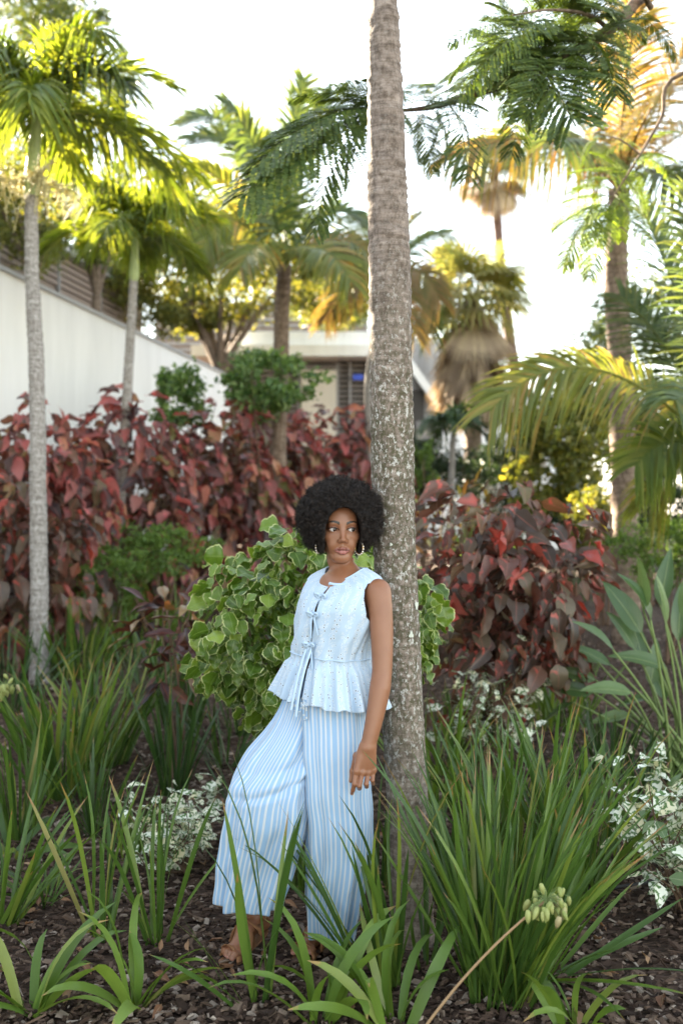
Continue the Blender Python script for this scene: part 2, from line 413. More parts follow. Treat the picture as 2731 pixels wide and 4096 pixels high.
def render_mat(name, color, rough=0.8):
    m = NT(name); co = m.coord()
    s = m.noise(m.mapping(co, (3, 3, 0.5)), 1.0, 5)
    c = m.mix(m.ramp(s, [(0.35, (0, 0, 0)), (0.75, (1, 1, 1))]), color, tuple(x * 0.87 for x in color))
    return m.done(m.principled(c, rough, 0.3, m.bump(m.noise(co, 90, 4), 0.12, 0.004)))
M['white_wall'] = render_mat('white_render', (0.84, 0.84, 0.83))
M['cream_wall'] = render_mat('cream_render', (0.62, 0.57, 0.48))
M['coping'] = render_mat('grey_coping', (0.40, 0.40, 0.40))
M['taupe'] = plain('taupe_cladding', (0.25, 0.20, 0.17), 0.7, 0.3, 0.1, 3)
M['louvre'] = plain('dark_louvre', (0.22, 0.20, 0.185), 0.6, 0.4, 0.1, 3)
M['opening_shade'] = plain('painted_opening_shade', (0.06, 0.055, 0.05), 0.6, 0.3)  # dark colour on solid boxes, standing in for shade inside openings
M['grey_panel'] = plain('grey_shutter', (0.24, 0.23, 0.225), 0.5, 0.4, 0.06, 2)
M['blue_sign'] = plain('blue_sign', (0.02, 0.07, 0.55), 0.4, 0.5, 0.05)
M['white_paint'] = plain('white_paint', (0.78, 0.77, 0.74), 0.5, 0.4, 0.04)
M['hose'] = plain('black_hose', (0.015, 0.015, 0.015), 0.5, 0.4)
# ================================================================ the setting
def build_ground():
    ys = np.concatenate([np.linspace(-8, 2.4, 12), np.linspace(2.6, 14, 115), np.linspace(14.5, 40, 40), np.linspace(45, 260, 20)])
    xs = np.concatenate([np.linspace(-140, -8, 18), np.linspace(-7.5, 7.5, 121), np.linspace(8, 140, 18)])
    X, Y = np.meshgrid(xs, ys)
    Z = 0.06 * np.clip(Y - 5, 0, 17)
    near = (Y > 2.4) & (Y < 13.9)
    Z = Z - 0.012 + np.where(near, 0.012 * np.sin(X * 3.1 + 1.3 * np.sin(Y * 2.3)) * np.sin(Y * 2.7 + X), 0)
    n = len(xs)
    i, j = np.meshgrid(np.arange(len(ys) - 1), np.arange(n - 1), indexing='ij')
    Q = np.stack([i * n + j, i * n + j + 1, (i + 1) * n + j + 1, (i + 1) * n + j], -1).reshape(-1, 4)
    V = np.stack([X, Y, Z], -1).reshape(-1, 3)
    o = link('ground', mesh_of('ground', V, Q, mats=[M['mulch']]))
    tag(o, 'dark bark mulch ground of the planting bed', 'ground', kind='structure')
build_ground()

def build_chips():
    N = 34000
    # denser close to the camera; positions on the ground in view and a little beyond
    y = 3.0 + 8.5 * rng.random(N) ** 1.9
    x = (rng.random(N) - 0.5) * 2 * (0.40 * y + 0.6)
    L = rng.uniform(0.008, 0.045, N) * (1 + 0.5 * (rng.random(N) < 0.06)); W = L * rng.uniform(0.3, 0.8, N); tw = rng.random(N) < .05; L = np.where(tw, L * 2.6, L); W = np.where(tw, .004, W); H = rng.uniform(0.003, 0.010, N)
    z = np.array([gz(a, b) for a, b in zip(x, y)]) + rng.uniform(-0.008, 0.016, N)
    yaw = rng.uniform(0, 2 * math.pi, N); pit = rng.normal(0, 0.28, N); rol = rng.normal(0, 0.28, N)
    base = np.array([[-.5, -.45, -.5], [.5, -.3, -.5], [.45, .45, -.5], [-.4, .35, -.5], [-.42, -.3, .5], [.4, -.28, .5], [.36, .36, .5], [-.36, .3, .5]])
    V = base[None] * np.stack([L, W, H], -1)[:, None]
    V = V + rng.normal(0, 0.10, V.shape) * np.stack([L, W, H * 1.5], -1)[:, None]
    cp, sp, cr, sr = np.cos(pit), np.sin(pit), np.cos(rol), np.sin(rol)
    X, Y, Z = V[..., 0], V[..., 1], V[..., 2]
    X, Z = X * cp[:, None] + Z * sp[:, None], -X * sp[:, None] + Z * cp[:, None]
    Y, Z = Y * cr[:, None] - Z * sr[:, None], Y * sr[:, None] + Z * cr[:, None]
    c, s = np.cos(yaw)[:, None], np.sin(yaw)[:, None]
    X, Y = X * c - Y * s, X * s + Y * c
    V = np.stack([X + x[:, None], Y + y[:, None], Z + z[:, None]], -1).reshape(-1, 3)
    q = np.array([[4, 5, 6, 7], [0, 1, 5, 4], [1, 2, 6, 5], [2, 3, 7, 6], [3, 0, 4, 7]])
    Q = (q[None] + 8 * np.arange(N)[:, None, None]).reshape(-1, 4)
    o = link('bark_chips', mesh_of('bark_chips', V, Q, mats=[M['chip']], smooth=False))
    tag(o, 'brown bark chips strewn over the planting bed', 'bark mulch', kind='stuff')
build_chips()

# ---- the long white building on the left: a low wall running away from the camera, a clad storey set back on top
WX0, WK = -6.0, 0.175
WTOP = 4.50
def wall_x(y, off=0.0): return WX0 + off + WK * y
def prism_wall(y0, y1, x_off, z0, z1, thick):
    """a wall along the building line"""
    mb = MB()
    V = []
    for y in (y0, y1):
        for x in (wall_x(y, x_off), wall_x(y, x_off) - thick):
            for z in (z0, z1): V.append([x, y, z])
    mb.add(V, [[0, 1, 5, 4], [2, 6, 7, 3], [0, 2, 3, 1], [4, 5, 7, 6], [1, 3, 7, 5], [0, 4, 6, 2]])
    return mb
def build_left():
    b = thing('building', 'long white rendered building with a taupe slatted upper storey on the left', 'building', (wall_x(12), 12, 0.3))
    prism_wall(-1.0, 20.9, 0, 0.0, WTOP, 0.35).part('wall', M['white_wall'], b, smooth=False)
    prism_wall(-1.1, 21.0, 0.03, WTOP, WTOP + 0.05, 0.42).part('coping', M['coping'], b, smooth=False)
    UO = -3.0
    prism_wall(-1.0, 24.0, UO, 0.3, 6.75, 0.3).part('upper_wall', M['taupe'], b, smooth=False)
    prism_wall(-1.0, 20.9, -0.36, 4.2, 4.3, 2.9).part('terrace', M['coping'], b, smooth=False)
    prism_wall(-1.2, 24.2, UO + 0.25, 6.75, 6.95, 4.0).part('roof', M['coping'], b, smooth=False)
    prism_wall(17.2, 19.4, UO + 0.03, 4.35, 6.0, 0.06).part('shutter', M['grey_panel'], b, smooth=False)
    # horizontal slats
    z = 4.42; k = 0
    proto = None
    while z < 6.7:
        for (a, c) in (((12.0, 17.1), (19.5, 23.8)) if z < 6.0 else ((12.0, 23.8),)):
            o = prism_wall(a, c, UO + 0.06, z, z + 0.075, 0.05).part('slat', M['taupe'], b, smooth=False)
        z += 0.13
    for y in (14.6, 17.15, 19.45, 21.4):
        prism_wall(y, y + 0.07, UO + 0.09, 4.35, 6.72, 0.05).part('mullion', M['grey_panel'], b, smooth=False)
build_left()

def build_centre():
    """low pavilion with deep white roof edge and dark louvred shutters"""
    Y = 26.0
    def q(u, v): return at(u, v, Y)
    x0 = q(780, 0)[0]; x1 = q(1580, 0)[0]
    b = thing('building', 'low pavilion with white flat roof and dark louvred shutters behind the trees', 'building', (.5 * (x0 + x1), Y, 1.0))
    zt = q(0, 1335)[2]; zb = q(0, 1405)[2]
    zb = q(0, 1440)[2]
    MB().box((x0, Y - 0.7, zb), (x1, Y + 6, zb + 0.28)).part('roof', M['white_wall'], b, smooth=False)
    MB().box((x0 + 1.2, Y - 0.3, zb + 0.282), (x1, Y + 6, zt)).part('roof_upstand', M['white_wall'], b, smooth=False)
    MB().box((x0 + 0.35, Y + 0.3, 0.9), (x1, Y + 5.6, zb - 0.002)).part('wall', M['opening_shade'], b, smooth=False)
    xa, xb = q(1205, 0)[0], q(1345, 0)[0]
    MB().box((xa, Y - 0.05, 0.9), (xb, Y + 0.298, q(0, 1480)[2])).part('panel', M['cream_wall'], b, smooth=False)
    xs = [(x0 + 0.35, xa - 0.03), (xb + 0.05, x1)]
    for (sa, sb) in xs:
        z = 1.3; me = None
        while z < zb - 0.08:
            if me is None:
                mb = MB().box((0, 0, 0), (sb - sa, 0.05, 0.075)); V, F, U = mb.get()
                me = mesh_of('slat', V, F, mats=[M['louvre']], smooth=False)
            o = link('slat', me, b, (sa - b.location.x, Y + 0.14 - b.location.y, z - b.location.z)); o.rotation_euler = (R(28), 0, 0)
            z += 0.135
    z = q(0, 1475)[2]
    o = None
    for z in np.arange(q(0, 1478)[2] + 0.04, zb - 0.05, 0.135):
        MB().box((xa, Y + 0.0, z), (xb, Y + 0.05, z + 0.07)).part('slat', M['louvre'], b, smooth=False)
    for u in (1000, 1195, 1350, 1400, 1470):
        x = q(u, 0)[0]
        MB().box((x - .035, Y + 0.02, 0.9), (x + .035, Y + 0.13, zb - 0.004)).part('post', M['grey_panel'], b, smooth=False)
    a = q(1412, 1522); c = q(1452, 1500)
    MB().box((a[0], Y - 0.12, a[2]), (c[0], Y - 0.06, c[2])).part('sign', M['blue_sign'], b, smooth=False)
    # a clad storey behind and above
    u0, u1 = q(420, 0)[0], q(1500, 0)[0]
    ub = thing('building', 'taupe slatted upper storey glimpsed through the tree behind the pavilion', 'building', (0.5 * (u0 + u1), 33.5, 1.0))
    MB().box((u0, 33, 1.0), (u1, 37, 8.6)).part('wall', M['taupe'], ub, smooth=False)
    for z in np.arange(6.4, 8.5, 0.2):
        MB().box((u0, 32.9, z), (u1, 32.998, z + 0.09)).part('slat', M['grey_panel'], ub, smooth=False)
build_centre()

def build_right():
    Y = 27.0
    def q(u, v, y=Y): return at(u, v, y)
    b = thing('building', 'white house with outside stair and slatted screen right of the big trunk', 'building', (q(1720, 0)[0], Y, 1.0))
    # screen wall with vertical slats
    a, c = q(1640, 1330), q(1760, 1790)
    MB().box((a[0], Y + 0.3, 0.9), (c[0] + 0.6, Y + 5, q(0, 1340)[2])).part('wall', M['white_wall'], b, smooth=False)
    for k, u in enumerate(np.arange(1652, 1745, 9)):
        x = q(u, 0)[0]
        MB().box((x - .016, Y - 0.02, 2.5), (x + .016, Y + 0.06, q(0, 1345)[2])).part('slat', M['grey_panel'], b, smooth=False)
    # stair stringer, sloping down to the right, with a handrail
    p0, p1 = q(1640, 1440), q(1745, 1590)
    d = p1 - p0
    mb = MB()
    V = []
    for p in (p0, p1):
        for dz in (0.0, -0.36):
            for dy in (-0.35, -0.15): V.append([p[0], Y + dy, p[2] + dz])
    mb.add(V, [[0, 2, 6, 4], [1, 5, 7, 3], [0, 4, 5, 1], [2, 3, 7, 6], [0, 1, 3, 2], [4, 6, 7, 5]])
    mb.part('stringer', M['white_paint'], b, smooth=False)
    for k in range(9):
        p = p0 + d * (k + .5) / 9
        MB().box((p[0] - .1, Y - 0.14, p[2] - .12), (p[0] + .1, Y + 0.29, p[2] - .05)).part('tread', M['coping'], b, smooth=False)
    dk = q(1700, 1650)
    MB().box((q(1640, 0)[0], Y - 0.05, 1.0), (q(1695, 0)[0], Y + 0.28, q(0, 1560)[2])).part('undercroft_shade', M['opening_shade'], b, smooth=False)  # solid block coloured dark as the shade under the stair
    MB().box((q(1660, 0)[0], Y - .4, q(0, 1790)[2]), (q(1740, 0)[0], Y - .37, q(0, 1690)[2])).part('balustrade', M['grey_panel'], b, smooth=False)
    # white arcade farther right
    Y2 = 31.0
    e = thing('building', 'low white arcade with round arches beyond the fan palms', 'building', (q(2010, 0, Y2)[0], Y2, 1.0))
    def arch_wall(x0, x1, z0, z1, openings, y, th, name, mat, root):
        n = 90; xs = np.linspace(x0, x1, n); top = np.full(n, z1); low = np.full(n, z0)
        for (cx, w, zs) in openings:
            m = np.abs(xs - cx) < w
            low[m] = zs + np.sqrt(np.maximum(w * w - (xs[m] - cx) ** 2, 0))
        V = []; Q = []
        for i in range(n):
            V += [[xs[i], y, low[i]], [xs[i], y, top[i]], [xs[i], y + th, top[i]], [xs[i], y + th, low[i]]]
        for i in range(n - 1):
            for k in range(4): Q.append([4 * i + k, 4 * i + (k + 1) % 4, 4 * i + 4 + (k + 1) % 4, 4 * i + 4 + k])
        part(name, V, np.array(Q), mat, root, smooth=False)
    xa, xb = q(1700, 0, Y2)[0], q(2330, 0, Y2)[0]
    arch_wall(xa, xb, 0.9, q(0, 1600, Y2)[2], [(q(1830, 0, Y2)[0], .42, 3.0), (q(1985, 0, Y2)[0], .42, 3.0), (q(2140, 0, Y2)[0], .42, 3.0)], Y2, 0.3, 'arcade', M['white_wall'], e)
    MB().box((xa, Y2 + 1.6, 0.9), (xb, Y2 + 1.9, q(0, 1600, Y2)[2])).part('back_wall', M['cream_wall'], e, smooth=False)
    MB().box((xa - .1, Y2 - .1, q(0, 1600, Y2)[2] + .002), (xb + .1, Y2 + 2.0, q(0, 1578, Y2)[2])).part('cornice', M['white_wall'], e, smooth=False)
    # low white garden wall
    Y3 = 20.5
    for (ua, ub, va, lab) in ((2000, 2110, 1872, 'short white garden wall left of the backlit yellow shrub'), (2150, 2260, 1892, 'short white garden wall seen through the backlit yellow shrub')):
        g = MB().box((q(ua, 0, Y3)[0], Y3, 0.8), (q(ub, 0, Y3)[0], Y3 + .3, q(0, va, Y3)[2]))
        V, F, U = g.get()
        tag(link('garden_wall', mesh_of('garden_wall', V, F, mats=[M['white_wall']], smooth=False)), lab, 'wall')
build_right()
# ================================================================ plant builders
def blade_mesh(name, mat, W=0.02, bend=0.5, seg=7, fold=0.35, curl=0.0, power=2.0):
    """one strap leaf of unit length growing up +Z and bending towards +X"""
    s = np.linspace(0, 1, seg + 1)
    ang = bend * s ** power
    ds = 1.0 / seg
    x = np.concatenate([[0], np.cumsum(np.sin(ang[:-1] + np.diff(ang) / 2) * ds)])
    z = np.concatenate([[0], np.cumsum(np.cos(ang[:-1] + np.diff(ang) / 2) * ds)])
    w = W * np.clip(1.06 - s ** 4.0, 0.0, 1) ** 0.8 * (0.72 + 0.28 * np.sin(np.clip(s * 1.6, 0, 1) * math.pi / 2))
    w[-1] = W * 0.02
    tw = curl * s
    V = []; U = []
    for i in range(seg + 1):
        nx, nz = math.cos(ang[i]), -math.sin(ang[i])           # normal of the blade's face in the bending plane
        for k, t in enumerate((-1, 0, 1)):
            lift = fold * w[i] * abs(t)
            dy, dn = t * w[i] * math.cos(tw[i]), t * w[i] * math.sin(tw[i]) - lift
            V.append([x[i] + nx * dn, dy, z[i] + nz * dn]); U.append([0.5 + 0.5 * t, s[i]])
    i, j = np.meshgrid(np.arange(seg), np.arange(2), indexing='ij')
    Q = np.stack([i * 3 + j, i * 3 + j + 1, (i + 1) * 3 + j + 1, (i + 1) * 3 + j], -1).reshape(-1, 4)
    return mesh_of(name, V, Q, uv=U, mats=[mat])

BL = {}
def blades(kind):
    if kind in BL: return BL[kind]
    r = np.random.default_rng(hash(kind) % 1000 if False else len(BL) + 3)
    spec = {'sword': ('blade', 0.0112, (0.05, 0.6)), 'dark': ('blade_dark', 0.0105, (0.05, 0.6)), 'grass': ('blade', 0.0085, (0.5, 1.6)),
            'strap': ('blade_light', 0.030, (0.7, 1.9)), 'light': ('blade_light', 0.010, (0.3, 1.0)), 'leek': ('blade', 0.028, (0.5, 1.5))}[kind]
    BL[kind] = [blade_mesh('leaf', M[spec[0]], spec[1] * r.uniform(.8, 1.2), r.uniform(*spec[2]), 7, r.uniform(.2, .6), r.normal(0, .5), r.uniform(1.4, 3)) for _ in range(12)]
    return BL[kind]

def clump(label, u, v, h, n, kind='sword', tilt=(4, 34), lean=(0, 0), spread=0.05, group=None, seed=0, cat='plant', width=1.0, name='strap_leaf_clump', Y=None):
    """a tuft of strap leaves rooted at image position (u, v); h: leaf length in metres; lean: bias of tilt towards +x, +y"""
    r = np.random.default_rng(int(u * 7 + v * 13 + seed))
    g = ground_at(u, v) if Y is None else np.array([(u - CU) / FPX * Y, Y, gz(0, Y)])
    root = thing(name, label, cat, g, group)
    ms = blades(kind)
    n = int(n * 1.35) if n >= 16 else n
    for i in range(n):
        o = bpy.data.objects.new('leaf', ms[r.integers(len(ms))]); COL.objects.link(o); o.parent = root
        a = r.uniform(0, 2 * math.pi); rr = spread * math.sqrt(r.random())
        o.location = (rr * math.cos(a), rr * math.sin(a), -0.01)
        t = R(r.uniform(*tilt))
        az = a + r.normal(0, .5)
        d = np.array([math.sin(t) * math.cos(az) + lean[0], math.sin(t) * math.sin(az) + lean[1], math.cos(t)])
        az = math.atan2(d[1], d[0]); t = math.atan2(math.hypot(d[0], d[1]), d[2])
        L = h * r.uniform(.55, 1.08)
        o.rotation_euler = (0, t, az)
        o.scale = (L, width * (0.45 + 0.55 * h) * r.uniform(.8, 1.2), L)
        o.rotation_euler = (Matrix.Rotation(az, 3, 'Z') @ Matrix.Rotation(t, 3, 'Y') @ Matrix.Rotation(r.uniform(-1.2, 1.2), 3, 'Z')).to_euler()
    return root

def leaf_mesh(name, mat, L=1.0, W=0.6, seg=6, droop=0.6, fold=0.3, ruffle=0.0, serr=0.0, shape=0.75, tip=1.0, seed=0, petiole=0.18):
    """a broad leaf: stalk end at the origin, blade along +X, hanging towards -Z"""
    r = np.random.default_rng(seed)
    s = np.linspace(0, 1, seg + 1)
    w = W * 0.5 * np.sin(math.pi * s ** shape) ** (0.8) * (1 - 0.25 * s * tip)
    w[0] = W * 0.06; w[-1] = 0.003
    if serr: w[1:-1] *= 1 + serr * np.where(np.arange(seg - 1) % 2 == 0, 1, -1)
    ang = droop * s ** 1.3
    ds = L / seg
    x = np.concatenate([[0], np.cumsum(np.cos(ang[:-1]) * ds)]); z = np.concatenate([[0], np.cumsum(-np.sin(ang[:-1]) * ds)])
    ph = r.uniform(0, 6.28, 2)
    V = []; U = []
    for i in range(seg + 1):
        for k, t in enumerate((-1, -.55, 0, .55, 1)):
            up = fold * abs(t) * w[i] + ruffle * L * abs(t) ** 2 * math.sin(s[i] * 13 + ph[0 if t < 0 else 1])
            V.append([x[i] + petiole + math.sin(ang[i]) * up, t * w[i] * math.cos(fold * .7), z[i] + math.cos(ang[i]) * up]); U.append([0.5 + 0.5 * t, s[i]])
    i, j = np.meshgrid(np.arange(seg), np.arange(4), indexing='ij')
    Q = np.stack([i * 5 + j, i * 5 + j + 1, (i + 1) * 5 + j + 1, (i + 1) * 5 + j], -1).reshape(-1, 4)
    b = len(V)
    if petiole:
        pw = 0.012
        V += [[0, -pw, 0], [petiole * 1.05, -pw, 0], [petiole * 1.05, pw, 0.0], [0, pw, 0]]; U += [[.5, 0]] * 4
        Q = np.concatenate([Q, [[b, b + 1, b + 2, b + 3]]])
    return mesh_of(name, V, Q, uv=U, mats=[mat])

def leafcloud(C, size, r, up=0.3, aspect=0.5, outward=None):
    """many small folded leaves, one at each centre"""
    n = len(C)
    d = r.normal(size=(n, 3)); d[:, 2] -= up
    if outward is not None: d += outward
    d /= np.linalg.norm(d, axis=1)[:, None]
    a = np.cross(d, r.normal(size=(n, 3))); a /= np.linalg.norm(a, axis=1)[:, None]
    nn = np.cross(d, a)
    s = (size * r.uniform(.6, 1.3, n))[:, None]
    V = np.stack([C - d * s * .5, C - a * s * aspect * .5 + nn * s * .1, C + d * s * .5, C + a * s * aspect * .5 + nn * s * .1], 1).reshape(-1, 3)
    k = 4 * np.arange(n)[:, None]
    T = np.concatenate([k + [[0, 1, 2]], k + [[0, 2, 3]]])
    U = np.tile(np.array([[.5, 0], [0, .5], [.5, 1], [1, .5]]), (n, 1))
    return V, T, U

def clumpy_points(center, radii, n, nclump, r, tight=0.24, shell=0.45):
    """points gathered in clumps through the outer part of an ellipsoid: gaps between the clumps"""
    d = r.normal(size=(nclump, 3)); d /= np.linalg.norm(d, axis=1)[:, None]
    rad = (shell + (1 - shell) * r.random(nclump)) ** 0.7
    cc = d * rad[:, None]
    k = r.integers(nclump, size=n)
    sz = tight * r.uniform(.6, 1.3, nclump)
    P = cc[k] + r.normal(size=(n, 3)) * sz[k][:, None] * 0.6
    return np.asarray(center) + P * np.asarray(radii)

def tree(name, label, cat, base, top, radii, n, leaf, mat, trunk_r=0.12, nclump=40, group=None, seed=1, limbs=5, bark='bark', tight=0.24, fork=0.45, clumps=None, shell=.45):
    r = np.random.default_rng(seed)
    base = np.asarray(base, float); top = np.asarray(top, float)
    root = thing(name, label, cat, base, group)
    mb = MB()
    f = base + (top - base) * fork
    mb.tube(spline([base - [0, 0, .1], base + (f - base) * .5 + r.normal(0, .05, 3), f], 9), np.linspace(trunk_r * 1.25, trunk_r * .8, 9), 9)
    for i in range(limbs):
        a = 2 * math.pi * (i + r.random() * .6) / limbs
        e = top + np.asarray(radii) * [math.cos(a) * .62, math.sin(a) * .62, r.uniform(-.25, .45)]
        mid = f + (e - f) * .5 + [0, 0, .12 * np.linalg.norm(e - f)]
        mb.tube(bez(f, mid, e, 9), np.linspace(trunk_r * .62, trunk_r * .1, 9), 6)
    mb.part('trunk', M[bark], root)
    P = clumpy_points(top, radii, n, nclump, r, tight, shell)
    if clumps: P = np.concatenate([P] + [clumpy_points(c, rr, k, max(4, k // 150), r, .3) for c, rr, k in clumps])
    V, T, U = leafcloud(P, leaf, r, .35)
    o = part('crown', V, T, M[mat], root, uv=U, smooth=False)
    return root

def bush(name, label, cat, center, radii, n, leaf, mat, group=None, seed=1, nclump=60, tight=.2, stems=6, shell=.5, aspect=.5):
    """a shrub of small leaves with a few stems down to the ground"""
    r = np.random.default_rng(seed); c = np.asarray(center, float)
    g = np.array([c[0], c[1], gz(c[0], c[1])])
    root = thing(name, label, cat, g, group)
    mb = MB()
    for i in range(stems):
        e = c + np.asarray(radii) * r.normal(0, .4, 3)
        mb.tube(bez(g + [r.normal(0, .04), r.normal(0, .04), -.03], (g + e) / 2 + r.normal(0, .05, 3), e, 6), np.linspace(.018, .005, 6), 5)
    mb.part('stem', M['twig'], root)
    P = clumpy_points(c, radii, n, nclump, r, tight, shell)
    P[:, 2] = np.maximum(P[:, 2], g[2] + .02)
    V, T, U = leafcloud(P, leaf, r, .1, aspect, outward=(P - c) / np.asarray(radii) * .8)
    part('foliage', V, T, M[mat], root, uv=U, smooth=False)
    return root

def big_leaf_shrub(name, label, cat, center, radii, n, variants, size, inner_mat, group=None, seed=1, pitch=(25, 80), n_inner=700, inner_leaf=.1, front=0.75, n_extra=0, bump=.16, stems=9, zmin=None, roll=.5, stem_mat='twig'):
    """a shrub whose large leaves are single pieces; most of them where the camera and its neighbours can see them"""
    r = np.random.default_rng(seed); c = np.asarray(center, float); rad = np.asarray(radii, float)
    g = np.array([c[0], c[1], gz(c[0], c[1])])
    root = thing(name, label, cat, g, group)
    for i in range(stems):
        e = c + rad * [r.uniform(-.7, .7), r.uniform(-.5, .5), r.uniform(.1, .7)]
        mb = MB().tube(bez(g + [r.normal(0, .08) * rad[0] * 2, r.normal(0, .06), -.03], (g + e) / 2 + [r.normal(0, .06), r.normal(0, .06), -.05], e, 8), np.linspace(.011, .004, 8), 6)
        mb.part('stem', M[stem_mat], root)
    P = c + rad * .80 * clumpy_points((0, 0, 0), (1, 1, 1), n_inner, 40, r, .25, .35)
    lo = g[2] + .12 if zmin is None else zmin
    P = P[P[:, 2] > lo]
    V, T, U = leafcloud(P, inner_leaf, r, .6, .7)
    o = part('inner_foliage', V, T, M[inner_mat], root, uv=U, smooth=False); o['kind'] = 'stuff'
    k = 0; extra = []
    while k < n + n_extra:
        d = r.normal(size=3); d /= np.linalg.norm(d)
        if d[1] > 0.15 and r.random() < front: continue
        # bumpy outline
        rr = 1 + bump * math.sin(5 * d[0] + seed) * math.cos(4.3 * d[2] + 2 * seed) + .4 * bump * math.sin(9 * d[0] - 7 * d[2] + seed) + r.normal(0, .05)
        if r.random() < .2: rr *= r.uniform(.72, .95)
        p = c + rad * d * rr
        if p[2] < lo: continue
        me = variants[r.integers(len(variants))]
        az = math.atan2(d[1] * rad[0] / rad[1] - .25, d[0]) + r.normal(0, .8)
        pt = R(r.uniform(*pitch)) - R(25) * max(d[2], 0)
        rot = Matrix.Rotation(az, 3, 'Z') @ Matrix.Rotation(pt, 3, 'Y') @ Matrix.Rotation(r.normal(0, roll), 3, 'X')
        s = size[0] + (size[1] - size[0]) * r.random() ** 1.4; sc = (s, s * r.uniform(.7, 1.1), s)
        k += 1
        if k > n:
            extra.append((me, np.array(rot) * np.array(sc)[None], p)); continue
        o = bpy.data.objects.new('leaf', me); COL.objects.link(o); o.parent = root
        o.location = tuple(p - g); o.rotation_euler = rot.to_euler(); o.scale = sc
    if extra:
        mb = MB()
        for me, A, p in extra:
            co = np.zeros(len(me.vertices) * 3, np.float32); me.vertices.foreach_get('co', co)
            vi = np.zeros(len(me.loops), np.int32); me.loops.foreach_get('vertex_index', vi)
            uv = np.zeros(len(me.loops) * 2, np.float32); me.uv_layers[0].data.foreach_get('uv', uv)
            U = np.zeros((len(me.vertices), 2)); U[vi] = uv.reshape(-1, 2)
            mb.add(co.reshape(-1, 3) @ A.T + p, vi.reshape(-1, 4), None, U)
        o = mb.part('smaller_leaves', variants[0].materials[0], root); o['kind'] = 'stuff'
    return root

# ---- palms
def frond_arrays(P0, P1, P2, n=46, ll=0.5, w=0.028, a0=62, a1=22, droop=0.5, vee=18, seed=0, rr=0.018, jit=0.08, seg=4, gap0=0.12, plume=0.0, twist=None, up=None):
    """a feather leaf along the curve P0-P1-P2: stalk and two rows of leaflets that hang by their weight"""
    r = np.random.default_rng(seed)
    C = bez(P0, P1, P2, 26)
    V0, Q0, T0, U0 = tube_arrays(C, np.linspace(rr, rr * .15, 26), 5)
    T = np.gradient(C, axis=0); T /= np.linalg.norm(T, axis=1)[:, None]
    up = np.array([0, 0, 1.0]) if up is None else np.asarray(up, float)
    V = [V0]; Q = [Q0]; U = [U0]; b = len(V0); NV = []
    s = gap0 + (1 - gap0) * (np.arange(n) + .5) / n
    fx = s * 25
    i0 = np.clip(fx.astype(int), 0, 24); f = (fx - i0)[:, None]
    P = C[i0] * (1 - f) + C[i0 + 1] * f
    Tn = T[i0] * (1 - f) + T[i0 + 1] * f; Tn /= np.linalg.norm(Tn, axis=1)[:, None]
    Lt = np.cross(Tn, up); Lt /= np.linalg.norm(Lt, axis=1)[:, None] + 1e-9
    Nn = np.cross(Lt, Tn)
    prof = (np.clip(np.sin(math.pi * (0.12 + 0.80 * s)), 0.05, 1) ** .45)
    for side in (-1, 1):
        ang = np.radians(a0 + (a1 - a0) * s) + r.normal(0, jit, n)
        ve = np.radians(vee) + r.normal(0, jit + plume, n)
        D = Tn * np.cos(ang)[:, None] + (Lt * side * np.cos(ve)[:, None] + Nn * np.sin(ve)[:, None]) * np.sin(ang)[:, None]
        L = ll * prof * r.uniform(.85, 1.1, n)
        dr = droop * r.uniform(.7, 1.3, n)
        wd = np.cross(D, Nn); wd /= np.linalg.norm(wd, axis=1)[:, None] + 1e-9
        wd = wd * .9 + Nn * .35 * side
        ts = np.linspace(0, 1, seg + 1)
        rows = []
        for t in ts:
            p = P + D * (L * t)[:, None]; p[:, 2] -= dr * L * t * t
            hw = w * .5 * (0.55 + .45 * math.sin(min(t * 3, 1) * math.pi / 2)) * (1 - t ** 2.2 * .97)
            rows.append(np.stack([p - wd * hw, p + wd * hw], 1))
        A = np.stack(rows, 1).reshape(n, -1, 3)          # n, (seg+1)*2, 3
        V.append(A.reshape(-1, 3))
        U.append(np.tile(np.stack([np.tile([0., 1.], seg + 1), np.repeat(ts, 2)], -1), (n, 1)))
        q = np.array([[2 * k, 2 * k + 1, 2 * k + 3, 2 * k + 2] for k in range(seg)])
        Q.append((q[None] + (np.arange(n) * 2 * (seg + 1))[:, None, None] + b).reshape(-1, 4)); b += A.shape[0] * A.shape[1]
    V = np.concatenate(V); Q = np.concatenate(Q); U = np.concatenate(U)
    return V, [Q, T0], U

def palm_trunk(path, r0, r1, root, mat, n=160, nt=26, ring=0.05, amp=0.006, seed=0, flare=0.25, name='trunk'):
    rg = np.random.default_rng(seed)
    P = spline(path, n)
    s = np.linspace(0, 1, n)
    L = np.cumsum(np.concatenate([[0], np.linalg.norm(np.diff(P, axis=0), axis=1)]))
    r = r0 + (r1 - r0) * s + r0 * flare * np.exp(-L / .12)
    ph = np.cumsum(np.concatenate([[0], np.diff(L) / (ring * rg.uniform(.6, 1.5, n - 1))]))
    r = r + amp * ((ph % 1.0) - .5) + rg.normal(0, amp * .25, n)
    th = np.linspace(0, 2 * math.pi, nt, endpoint=False)
    rm = amp * .6 * (np.sin(th * 3 + 1)[None] * np.sin(s * 19)[:, None] + np.sin(th * 5)[None] * np.sin(s * 47 + 1)[:, None])
    V, Q, T, U = tube_arrays(P, r, nt, True, rm)
    return part(name, V, [Q, T], M[mat], root, uv=U)

